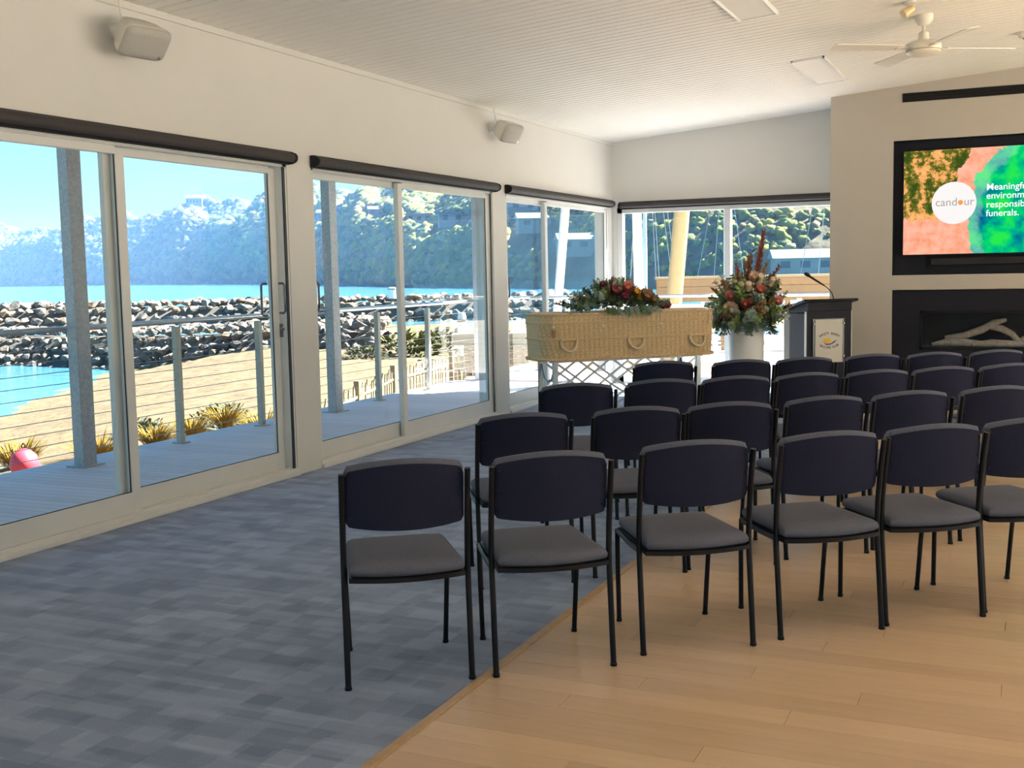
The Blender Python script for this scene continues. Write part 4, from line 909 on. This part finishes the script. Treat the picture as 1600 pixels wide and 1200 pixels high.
# ------------------------------------------------------------------ shrubs, tufts and picket fence
def bush_mesh(i, nl, r_, mt, lw=.10):
    q = random.Random(300 + i); mb = MB()
    for k_ in range(nl):
        v = Vector((q.gauss(0, 1), q.gauss(0, 1), abs(q.gauss(0, 1)))).normalized(); rr_ = q.uniform(.6, 1.) ; p = Vector((v.x * rr_, v.y * rr_, v.z * rr_ * .75))
        leaf(mb, p, v + Vector((q.gauss(0, .5), q.gauss(0, .5), q.gauss(0, .4))), (0, 0, 1), .22, lw, .2)
    for k_ in range(10):
        a = q.uniform(0, 6.28); mb.tube([(0, 0, -.05), (math.cos(a) * .3, math.sin(a) * .3, .3), (math.cos(a) * .6, math.sin(a) * .6, .5)], [.03, .02, .01], 4)
    me = mb.mesh('shrub'); me.materials.append(mt); return me
G_sh = mat('saltbush_leaf', (.105, .12, .08), .8, var=.3, scale=4, spec=.1); G_sh2 = mat('coastal_leaf', (.115, .125, .045), .8, var=.3, scale=4, spec=.1)
BM = [bush_mesh(0, 500, 1, G_sh), bush_mesh(1, 500, 1, G_sh2), bush_mesh(2, 420, 1, G_sh)]
for i, (lat, d, s_, k_, lb) in enumerate([(-3.0, 34.4, 1.2, 1, 'yellow green coastal shrub left of the white bollard'), (-2.1, 35.6, 1.2, 0, 'grey green coastal shrub just behind the white bollard'), (-.3, 34.4, 1.1, 2, 'grey coastal shrub right of the white bollard'), (-4.3, 33.2, .7, 0, 'small coastal shrub at the end of the near rocks'), (1.4, 34.5, 1., 1, 'green coastal shrub behind the pale block wall'),
        (-6.2, 19.0, .55, 0, 'low saltbush on sand left of the first railing gap'), (-5.0, 19.5, .6, 2, 'low silvery saltbush on the sand past the railing'), (-4.4, 17.6, .5, 0, 'low saltbush patch beside the yellow grass tuft'), (-5.6, 17.4, .45, 2, 'tiny saltbush patch near the deck edge')]):
    o = link('shrub', BM[k_], None); o.location = S(lat, d, sand_z(lat, d) - .05); o.scale = (s_, s_, s_ * .8); o.rotation_euler = (0, 0, i * 1.3); tag(o, lb, 'shrub', 'coastal shrubs')
def tuft_mesh(i):
    q = random.Random(400 + i); mb = MB()
    for k_ in range(340):
        a = q.uniform(0, 6.28); r_ = q.uniform(0, .26); el = q.uniform(.8, 2.6); leaf(mb, (math.cos(a) * r_, math.sin(a) * r_, 0), (math.cos(a), math.sin(a), el), (0, 0, 1), q.uniform(.4, .8), .022, q.uniform(.1, .5))
    me = mb.mesh('grass_tuft'); return me
G_tuft = mat('spinifex', (.23, .155, .025), .8, spec=.1, var=.3, scale=6); TM = [tuft_mesh(0), tuft_mesh(1)]
for me in TM: me.materials.append(G_tuft)
for i, (lat, d, s_, lb) in enumerate([(-6.15, 14.0, .62, 'yellow grass tuft at the left picture edge'), (-5.15, 14.0, .62, 'yellow grass tuft left of the big verandah post'), (-4.62, 14.55, .5, 'yellow grass tuft just right of the big verandah post'), (-4.35, 15.25, .5, 'yellow grass tuft left of the slim railing post'), (-4.0, 15.75, .5, 'yellow grass tuft right of the slim railing post'), (-3.62, 16.4, .72, 'large yellow grass tuft near the door handle')]):
    o = link('grass_tuft', TM[i % 2], None); o.location = S(lat, d, sand_z(lat, d) - .03); o.scale = (s_, s_, s_); o.rotation_euler = (0, 0, i); tag(o, lb, 'grass', 'yellow grass tufts')
bu = empty('buoy', S(-5.68, 13.1, sand_z(-5.68, 13.1)), 0, 'pink red rounded buoy lying on sand below the deck', 'buoy')
MB().lathe([(.01, 0), (.12, .03), (.17, .14), (.14, .26), (.06, .33), (.01, .34)], 20).build('buoy_body', mat('pink_red', (.70, .06, .10), .5), bu, 60); MB().tube([(0, 0, .33), (0, .03, .37), (0, 0, .4), (0, -.03, .37), (0, 0, .33)], .008, 6).build('eye', M_black, bu, 60)
def picket_fence(label, pts, h, n_, sp_w, rails=True):
    root = empty('picket_fence', pts[0], 0, label, 'fence', 'weathered picket fences'); o0 = Vector(pts[0]); seg = [0]
    for i in range(len(pts) - 1): seg.append(seg[-1] + (Vector(pts[i + 1]) - Vector(pts[i])).length)
    pmesh = {}
    for i in range(n_):
        s_ = seg[-1] * (i + .5) / n_; k_ = max(j for j in range(len(pts) - 1) if seg[j] <= s_); a, b_ = Vector(pts[k_]), Vector(pts[k_ + 1]); p = a + (b_ - a) * ((s_ - seg[k_]) / (seg[k_ + 1] - seg[k_])); ang = math.atan2((b_ - a).y, (b_ - a).x)
        v_ = i % 4
        if v_ not in pmesh:
            hh = h * (1, .96, 1.04, .99)[v_]; pmesh[v_] = MB().prism([(-sp_w, 0), (sp_w, 0), (sp_w, hh - .06), (0, hh), (-sp_w, hh - .06)], -.01, .01, 'y').mesh('picket'); pmesh[v_].materials.append(M_picket)
        o = link('picket', pmesh[v_], root); o.location = p - o0; o.rotation_euler = (random.uniform(-.03, .03), random.uniform(-.05, .05), ang)
    for i in range(len(pts) - 1):
        a, b_ = Vector(pts[i]) - o0, Vector(pts[i + 1]) - o0
        for zf in (.25, .78): MB().tube([a + Vector((0, .02, h * zf)), b_ + Vector((0, .02, h * zf))], .03, 4).build('rail', M_picket, root)
        MB().bbox(-.05, .05, -.05, .05, -.2, h * 1.12, .005, Matrix.Translation(a + Vector((0, .05, 0)))).build('post', M_picket, root)
    return root
picket_fence('weathered picket fence climbing beside the beach', [S(-2.9, 16.2, -1.15), S(-2.55, 18.6, -1.08), S(-2.2, 21, -1.02), S(-1.75, 23.5, -1.08), S(-1.4, 25, -1.08)], .78, 74, .028)
picket_fence('weathered picket fence in front of the pale block wall', [S(-1.33, 25.05, -1.08), S(.5, 26.0, -1.0)], .8, 24, .03)
# pale block wall and bench beyond the deck
bw_ = empty('block_wall', S(-1.5, 29, -.9), math.radians(24.3), 'low pale limestone block wall beyond the picket fence', 'wall')
M_lime = mat('limestone', (.20, .175, .125), .9, var=.15, scale=4)
bmw = MB().bbox(0, .595, 0, .3, 0, .295, .012).mesh('block'); bmw.materials.append(M_lime)
for r_ in range(3):
    for c in range(8): o = link('block', bmw, bw_); o.location = (c * .6 + (.3 if r_ % 2 else 0), 0, r_ * .3)
bn = empty('garden_bench', S(-.25, 21.2, -.85), math.radians(28), 'small slatted timber bench beyond the deck end', 'bench')
for i in range(4): MB().bbox(-.6, .6, -.22 + i * .115, -.12 + i * .115, .42, .45, .004).build('seat_slat', M_timber, bn)
for i in range(3): MB().bbox(-.6, .6, .25, .28, .55 + i * .13, .64 + i * .13, .004).build('back_slat', M_timber, bn)
for x in (-.5, .5):
    for yq in (-.18, .26): MB().bbox(x - .03, x + .03, yq - .03, yq + .03, 0, .42 if yq < 0 else .95, .004).build('leg', M_timber, bn)

# ------------------------------------------------------------------ marina and terrace objects seen through the corner window
tw = empty('timber_screen', S(2.9, 22.5, -.1), math.radians(24.3), 'low timber slat screen wall on the terrace', 'screen wall')
for i in range(3): MB().bbox(0, 5.2, 0, .04, .97 + i * .15, 1.115 + i * .15, .004).build('slat', M_timber, tw)
for i in range(5): MB().bbox(i * 1.275, i * 1.275 + .09, .04, .13, 0, 1.42, .005).build('post', M_timber, tw)
MB().bbox(-.03, 5.23, -.05, .16, 1.42, 1.47, .005).build('cap', mat('screen_cap', (.28, .22, .14), .7), tw)
tb = empty('outdoor_table', S(2.72, 17.9, -.1), 0, 'round white outdoor table on a single stem', 'table')
MB().lathe([(.32, 1.02), (.33, 1.03), (.33, 1.05), (.32, 1.055)], 28).build('top', M_white, tb, 40); MB().lathe([(.03, .02), (.03, 1.02)], 12).build('stem', M_steel, tb, 40); MB().lathe([(.24, 0), (.24, .015), (.05, .03)], 24).build('base', M_steel, tb, 40)
def leanpost(name, a, b_, r0, r1, mt, label):
    o = empty(name, a, 0, label, 'post', 'leaning shade sail posts'); MB().tube([(0, 0, 0), Vector(b_) - Vector(a)], [r0, r1], 18).build('shaft', mt, o, 50); MB().lathe([(r0 * 1.7, 0), (r0 * 1.7, .02)], 18).build('base_plate', M_steel, o, 40); return o
M_ypost = mat('yellow_post', (.36, .28, .14), .5, var=.08)
leanpost('sail_post', S(2.62, 18.9, -.1), S(3.05, 18.9, 4.6), .13, .13, M_ypost, 'thick yellow leaning sail post outside the corner window')
leanpost('sail_post', S(2.10, 18.4, -.1), S(2.02, 18.4, 4.6), .075, .075, M_white, 'slim white upright sail post outside the corner window')
leanpost('sail_post', S(.66, 18.2, -.1), S(1.08, 18.2, 4.4), .07, .07, M_white, 'slim white leaning sail post outside the far sliding door')
# white fence and covered dinghy
wf = empty('white_fence', S(5.0, 26.2, -.1), math.radians(24.3), 'low white upright bar fence on the terrace', 'fence')
for i in range(22): MB().box(i * .09, i * .09 + .03, 0, .02, .05, .82).build('bar', M_white, wf)
for z in (.05, .80): MB().box(-.02, 1.98, -.005, .025, z, z + .05).build('rail', M_white, wf)
dg = empty('covered_dinghy', S(5.05, 24.2, -.1), math.radians(15), 'small dinghy under a blue cover on the terrace', 'boat')
def hull(u, v, top=.34):
    x = -1.1 + 2.2 * u; w = .55 * (1 - max(0, (u - .4) / .6) ** 2.2) * (0.25 + .75 * v ** .5); return w, x
h_ = MB(); nu_ = 14
sec_ = []
for i in range(nu_):
    u = i / (nu_ - 1); ww = .55 * (1 - max(0, (u - .4) / .62) ** 2.2); x = -1.1 + 2.2 * u
    sec_.append([(x, -ww, .42), (x, -ww * .8, .2), (x, 0, .08 + .1 * u * u), (x, ww * .8, .2), (x, ww, .42)])
h_.add([p for q in sec_ for p in q], [(i * 5 + j, i * 5 + j + 1, (i + 1) * 5 + j + 1, (i + 1) * 5 + j) for i in range(nu_ - 1) for j in range(4)] + [(0, 1, 2, 3, 4)]).build('hull', M_white, dg, 60)
c_ = MB(); c_.add([p for i in range(nu_) for p in [(sec_[i][0][0], sec_[i][0][1] * 1.04, .36), (sec_[i][0][0], sec_[i][0][1] * .8, .50), (sec_[i][0][0], 0, .60), (sec_[i][0][0], -sec_[i][0][1] * .8, .50), (sec_[i][0][0], -sec_[i][0][1] * 1.04, .36)]], [(i * 5 + j, i * 5 + j + 1, (i + 1) * 5 + j + 1, (i + 1) * 5 + j) for i in range(nu_ - 1) for j in range(4)] + [(0, 1, 2, 3, 4)]).build('cover', mat('blue_cover', (.03, .22, .55), .6), dg, 60)
for x in (-.6, .5): MB().bbox(x - .04, x + .04, -.45, .45, 0, .14, .005).build('cradle', M_timber, dg)
dg.scale = (.6, .6, .6)
# yachts in the marina
def yacht(lat, d, mh, lean, label):
    o = empty('yacht', S(lat, d, SEA), math.radians(70), label, 'yacht', 'moored yachts'); hb = MB(); sec2 = []
    for i in range(12):
        u = i / 11; ww = 1.2 * (1 - max(0, (u - .35) / .66) ** 2) * (.8 + .2 * min(1, u * 4)); x = -4 + 8 * u; sec2.append([(x, -ww, 1.0 + .2 * u), (x, -ww * .85, .2), (x, 0, -.3), (x, ww * .85, .2), (x, ww, 1.0 + .2 * u)])
    hb.add([p for q in sec2 for p in q], [(i * 5 + j, i * 5 + j + 1, (i + 1) * 5 + j + 1, (i + 1) * 5 + j) for i in range(11) for j in range(4)] + [(0, 1, 2, 3, 4)] + [(i * 5, (i + 1) * 5, (i + 1) * 5 + 4, i * 5 + 4) for i in range(11)]).build('hull', M_white, o, 50)
    MB().bbox(-1.8, 1.4, -.7, .7, 1.0, 1.55, .12).build('cabin', M_white, o); MB().tube([(.6, 0, 1.2), (.6 + lean, 0, mh)], [.09, .06], 10).build('mast', M_white, o, 50); MB().tube([(.6, 0, 2.1), (-3.2, 0, 2.0)], .07, 8).build('boom', M_white, o, 50)
    for p in ((3.9, 0, 1.2), (-3.9, 0, 1.1), (.5, 1.15, 1.1), (.5, -1.15, 1.1)): MB().tube([p, (.6 + lean * .95, 0, mh * .95)], .018, 5).build('stay', M_steel, o)
    return o
yacht(6.9, 61, 17, .0, 'moored white yacht with mast left in the corner window'); yacht(7.6, 68, 17, .3, 'moored white yacht with mast beside the yellow post'); yacht(17.6, 63, 15, 0, 'moored white yacht with mast next to the taupe wall'); yacht(16.6, 90, 15, 0, 'moored white yacht with mast behind the tall flowers')

# ------------------------------------------------------------------ headland
SH = [(-150, 1500, 78), (0, 1400, 78), (150, 1200, 80), (300, 1000, 80), (430, 740, 67), (490, 620, 57), (620, 420, 46), (720, 340, 45), (850, 290, 45), (1000, 250, 45), (1150, 225, 42), (1300, 210, 42), (1600, 200, 42), (2000, 200, 40)]
hl = np.array([(p - 800) / 1780 * d for p, d, h in SH]); hd = np.array([d for p, d, h in SH], float); hh_ = np.array([h for p, d, h in SH], float); hu = np.concatenate([[0], np.cumsum(np.hypot(np.diff(hl), np.diff(hd)))]); HU = hu[-1]
def hill(u, t):        # u along the shore in metres, t inland
    lat, d, H_ = np.interp(u, hu, hl), np.interp(u, hu, hd), np.interp(u, hu, hh_)
    bumpy = 1 + .10 * np.sin(u * .021 + 1) + .06 * np.sin(u * .057 + t * .03) + .05 * np.sin(t * .08 + u * .013)
    z = SEA - .3 + H_ * (1 - np.exp(-np.maximum(t, 0) / 58)) * bumpy
    return lat + t * .12, d + t, z
M_hill = mat('hill_scrub', (.12, .115, .085), .95, spec=.05, var=.4, scale=.12, bump=.8, dist=3., detail=8)
g = MB()
def hf(u, v): a, b_, c = hill(np.float64(u * HU), np.float64(v * v * 260)); return S(float(a), float(b_), float(c))
g.grid(hf, 220, 40); struct(g.build('hill', M_hill, None, 80), 'tree covered headland across the bay', 'hill')
M_tree = mat('gum_foliage', (.08, .10, .045), .95, spec=.05, var=.35, scale=.35, bump=.9, dist=1.0, detail=6)
nn, ll, b = nd(M_tree); oi = nn.new('ShaderNodeObjectInfo'); ge = nn.new('ShaderNodeNewGeometry'); a1 = nn.new('ShaderNodeMath'); a1.operation = 'ADD'; a2 = nn.new('ShaderNodeMath'); a2.operation = 'FRACT'
ll.new(oi.outputs['Random'], a1.inputs[0]); ll.new(ge.outputs['Random Per Island'], a1.inputs[1]); ll.new(a1.outputs[0], a2.inputs[0]); rp = nn.new('ShaderNodeValToRGB'); ll.new(a2.outputs[0], rp.inputs[0]); e = rp.color_ramp.elements
e[0].color = (.032, .054, .032, 1); e[1].position = 1.; e[1].color = (.13, .085, .055, 1)
for p, c in ((.3, (.055, .078, .03)), (.55, (.09, .11, .03)), (.75, (.135, .135, .034)), (.88, (.11, .115, .07))): x = e.new(p); x.color = (*c, 1)
src = b.inputs['Base Color'].links[0].from_socket; mx = nn.new('ShaderNodeMixRGB'); mx.inputs[0].default_value = .75; ll.new(src, mx.inputs[1]); ll.new(rp.outputs[0], mx.inputs[2]); ll.new(mx.outputs[0], b.inputs['Base Color'])
def crown_mesh(i):
    bm = bmesh.new(); bmesh.ops.create_icosphere(bm, subdivisions=2, radius=1); r_ = random.Random(i)
    ph = [r_.uniform(0, 6) for _ in range(6)]
    for v in bm.verts:
        k_ = 1 + .22 * math.sin(v.co.x * 3.4 + ph[0]) * math.cos(v.co.y * 3.1 + ph[1]) + .2 * math.sin(v.co.z * 4 + v.co.x * 3 + ph[2]) + r_.uniform(-.12, .12); v.co = v.co * k_; v.co.z *= .85
    me = bpy.data.meshes.new('gum_tree'); bm.to_mesh(me); bm.free(); me.materials.append(M_tree); me.polygons.foreach_set('use_smooth', [True] * len(me.polygons)); return me
CM = [crown_mesh(i) for i in range(8)]
NT = 20000; uu = np.where(rng.uniform(0, 1, NT) < .64, rng.uniform(HU * .62, HU - 60, NT), rng.uniform(0, HU * .62, NT)); tt = rng.uniform(0, 1, NT) ** 1.3 * 190 + 2
la, de, ze = hill(uu, tt); sz = rng.uniform(1.9, 3.9, NT) * np.clip((de / 520) ** 1.4, .24, 1.45)
ang = la / de; vis = (ang > -.47) & (ang < .30) & (ze < 1.5 + de * .125)
for hp, ht, hw in [(222, 150, 30), (248, 150, 30), (318, 130, 20), (286, 105, 20), (497, 75, 12), (522, 62, 12), (548, 70, 12), (598, 55, 10), (665, 58, 12), (712, 42, 11), (822, 40, 9), (838, 24, 10), (912, 12, 12), (1085, 55, 9), (1230, 45, 12), (1250, 4, 12)]:
    vis &= ~((abs((ang - (hp - 800) / 1780) * de) < hw * .8) & (tt < ht + hw * .5) & (tt > ht - hw * 1.3))
la, de, ze, sz, tt, uu = la[vis], de[vis], ze[vis], sz[vis], tt[vis], uu[vis]
# nearer slope gets a lighter copy of the foliage, its sunlit brightness painted in
M_tree_bright = M_tree.copy(); M_tree_bright.name = 'gum_foliage_bright'; n2 = [q for q in M_tree_bright.node_tree.nodes if q.type == 'VALTORGB'][0].color_ramp.elements
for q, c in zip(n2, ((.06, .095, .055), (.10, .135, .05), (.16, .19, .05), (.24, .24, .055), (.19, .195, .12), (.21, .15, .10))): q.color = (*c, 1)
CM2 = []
for m in CM: c_ = m.copy(); c_.materials.clear(); c_.materials.append(M_tree_bright); CM2.append(c_)
cv = [np.array([v.co[:] for v in m.vertices]) for m in CM]; cf = [np.array([f.vertices[:] for f in m.polygons]) for m in CM]
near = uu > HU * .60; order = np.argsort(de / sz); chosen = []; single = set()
for nr, cnt in ((True, 130), (False, 90)):             # the largest crowns that stand clear of each other
    k0 = len(chosen)
    for i in order:
        if near[i] != nr: continue
        if all(abs(la[i] - la[c]) + abs(de[i] - de[c]) > 2.6 * (sz[i] + sz[c]) for c in chosen): chosen.append(i); single.add(int(i))
        if len(chosen) - k0 >= cnt: break
acc = {True: [[], [], 0], False: [[], [], 0]}
for i in range(len(la)):
    p = S(float(la[i]), float(de[i]), float(ze[i]) + float(sz[i]) * .45); k_ = int(rng.integers(8)); s_ = float(sz[i]); rz = float(rng.uniform(0, 6.28)); nr = bool(near[i])
    if i in single:
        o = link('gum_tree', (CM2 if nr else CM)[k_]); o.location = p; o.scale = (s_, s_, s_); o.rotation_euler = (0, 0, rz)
        if nr: tag(o, 'round gum crown painted sunlit pale green, among many on the nearer slope', 'tree', 'gum trees on the nearer slope')
        else: tag(o, 'hazy blue green gum crown among many on the far headland', 'tree', 'gum trees on the far headland')
    else:
        a_ = acc[nr]; c_, s2 = math.cos(rz), math.sin(rz); v = cv[k_] * s_; a_[0].append(np.stack([v[:, 0] * c_ - v[:, 1] * s2 + p.x, v[:, 0] * s2 + v[:, 1] * c_ + p.y, v[:, 2] + p.z], 1)); a_[1].append(cf[k_] + a_[2]); a_[2] += len(v)
for nr, lb, mt in ((True, 'dense gum forest on the nearer slope, painted pale green as if sunlit', M_tree_bright), (False, 'dense hazy gum forest covering the far headland', M_tree)):
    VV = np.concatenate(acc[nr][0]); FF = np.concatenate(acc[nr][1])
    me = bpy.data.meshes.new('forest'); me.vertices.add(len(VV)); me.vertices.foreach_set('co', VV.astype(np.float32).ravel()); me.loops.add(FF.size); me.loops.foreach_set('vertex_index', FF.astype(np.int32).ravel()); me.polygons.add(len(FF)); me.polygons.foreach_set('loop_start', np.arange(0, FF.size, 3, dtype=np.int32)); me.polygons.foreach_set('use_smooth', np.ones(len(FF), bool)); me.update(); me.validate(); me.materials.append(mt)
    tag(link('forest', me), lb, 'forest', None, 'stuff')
# houses on the headland
M_hw = mat('house_wall', (.22, .21, .20), .8); M_hr = mat('house_roof', (.13, .13, .14), .6); M_hr2 = mat('shed_roof', (.12, .155, .145), .5); M_hg = mat('house_glass', (.05, .07, .09), .2)
def house(px, t, w, dp, h, roof, label, flat=False):
    # t metres inland on the sight line px
    us = np.linspace(0, HU, 4000); a, b_, c = hill(us, np.full(4000, float(t))); k_ = int(np.argmin(abs(a / b_ - (px - 800) / 1780))); base = S(float(a[k_]), float(b_[k_]) - dp * .5, float(c[k_]) + .4)
    o = empty('house', base, math.radians(24.3 + random.uniform(-12, 12)), label, 'house', 'houses on the headland')
    MB().box(-w / 2, w / 2, -dp / 2, dp / 2, -1.6, h).build('wall', M_hw, o)
    if flat: MB().box(-w / 2 - .6, w / 2 + .6, -dp / 2 - 1.5, dp / 2 + .6, h, h + .35).build('roof', roof, o)
    else: MB().prism([(-dp / 2 - .6, h), (dp / 2 + .6, h), (0, h + dp * .28)], -w / 2 - .6, w / 2 + .6, 'x').build('roof', roof, o)
    n_ = max(2, int(w / 3.2))
    for i in range(n_): x = -w / 2 + w * (i + .5) / n_; MB().box(x - .9, x + .9, -dp / 2 - .05, -dp / 2 + .05, h * .3, h * .78).build('window', M_hg, o)
    return o
for args in [(222, 150, 26, 12, 8, M_hr, 'pale house at the left of the ridge top group', True), (248, 150, 34, 12, 8, M_hw, 'long white roofed house on the ridge left of centre', True), (318, 130, 16, 11, 7, M_hw, 'bright gabled house on the ridge above the door handle'), (286, 105, 20, 10, 6, M_hr, 'low house tucked under the ridge trees', True),
             (497, 75, 11, 7, 4.5, M_hr, 'leftmost pale house high in the middle door'), (522, 62, 12, 7, 4.5, M_hw, 'white roofed house high in the middle door'), (548, 70, 11, 7, 4.5, M_hw, 'white house beside the tall ridge gum'), (598, 55, 8, 6, 3.5, M_hr, 'small pale house left of the middle door mullion'), (665, 58, 11, 6, 3.5, M_hw, 'long white house right of the middle door mullion', True), (712, 42, 9, 6, 3.5, M_hr, 'flat roofed house in the upper right of the middle door', True),
             (822, 40, 9, 6, 2.8, M_hr2, 'pale roofed house in the far sliding door'), (838, 24, 9, 6, 2.6, M_hr2, 'green roofed boat shed low in the far sliding door'), (912, 12, 12, 6, 2.6, M_hr2, 'long green roofed boat shed near the room corner'), (1085, 55, 8, 5, 2.8, M_hr, 'hillside house above the yellow sail post', True), (1230, 45, 12, 5, 2.8, M_hr, 'wide hillside house above the lectern', True), (1250, 4, 11, 6, 2.6, M_hr2, 'pale green boat shed behind the tall flowers')]:
    house(*args)

# ------------------------------------------------------------------ sea haze over the bay
hz = bpy.data.materials.new('sea_haze'); hz.use_nodes = True; n, l = hz.node_tree.nodes, hz.node_tree.links; n.clear()
ho = n.new('ShaderNodeOutputMaterial'); hv = n.new('ShaderNodeVolumeScatter'); hv.inputs['Color'].default_value = (.20, .46, 1, 1); hv.inputs['Density'].default_value = .00034; hv.inputs['Anisotropy'].default_value = .2; l.new(hv.outputs[0], ho.inputs['Volume'])
pts = [S(a, d) for d, a in ((112, -400), (112, 160), (1900, 700), (1900, -1100))]
hb = MB().add([(p.x, p.y, z) for z in (SEA + .3, 92) for p in pts], [(0, 1, 2, 3), (4, 5, 6, 7), (0, 1, 5, 4), (1, 2, 6, 5), (2, 3, 7, 6), (3, 0, 4, 7)]).build('sea_haze', hz)
tag(hb, 'pale blue haze hanging over the bay and headland', 'haze', None, 'stuff')
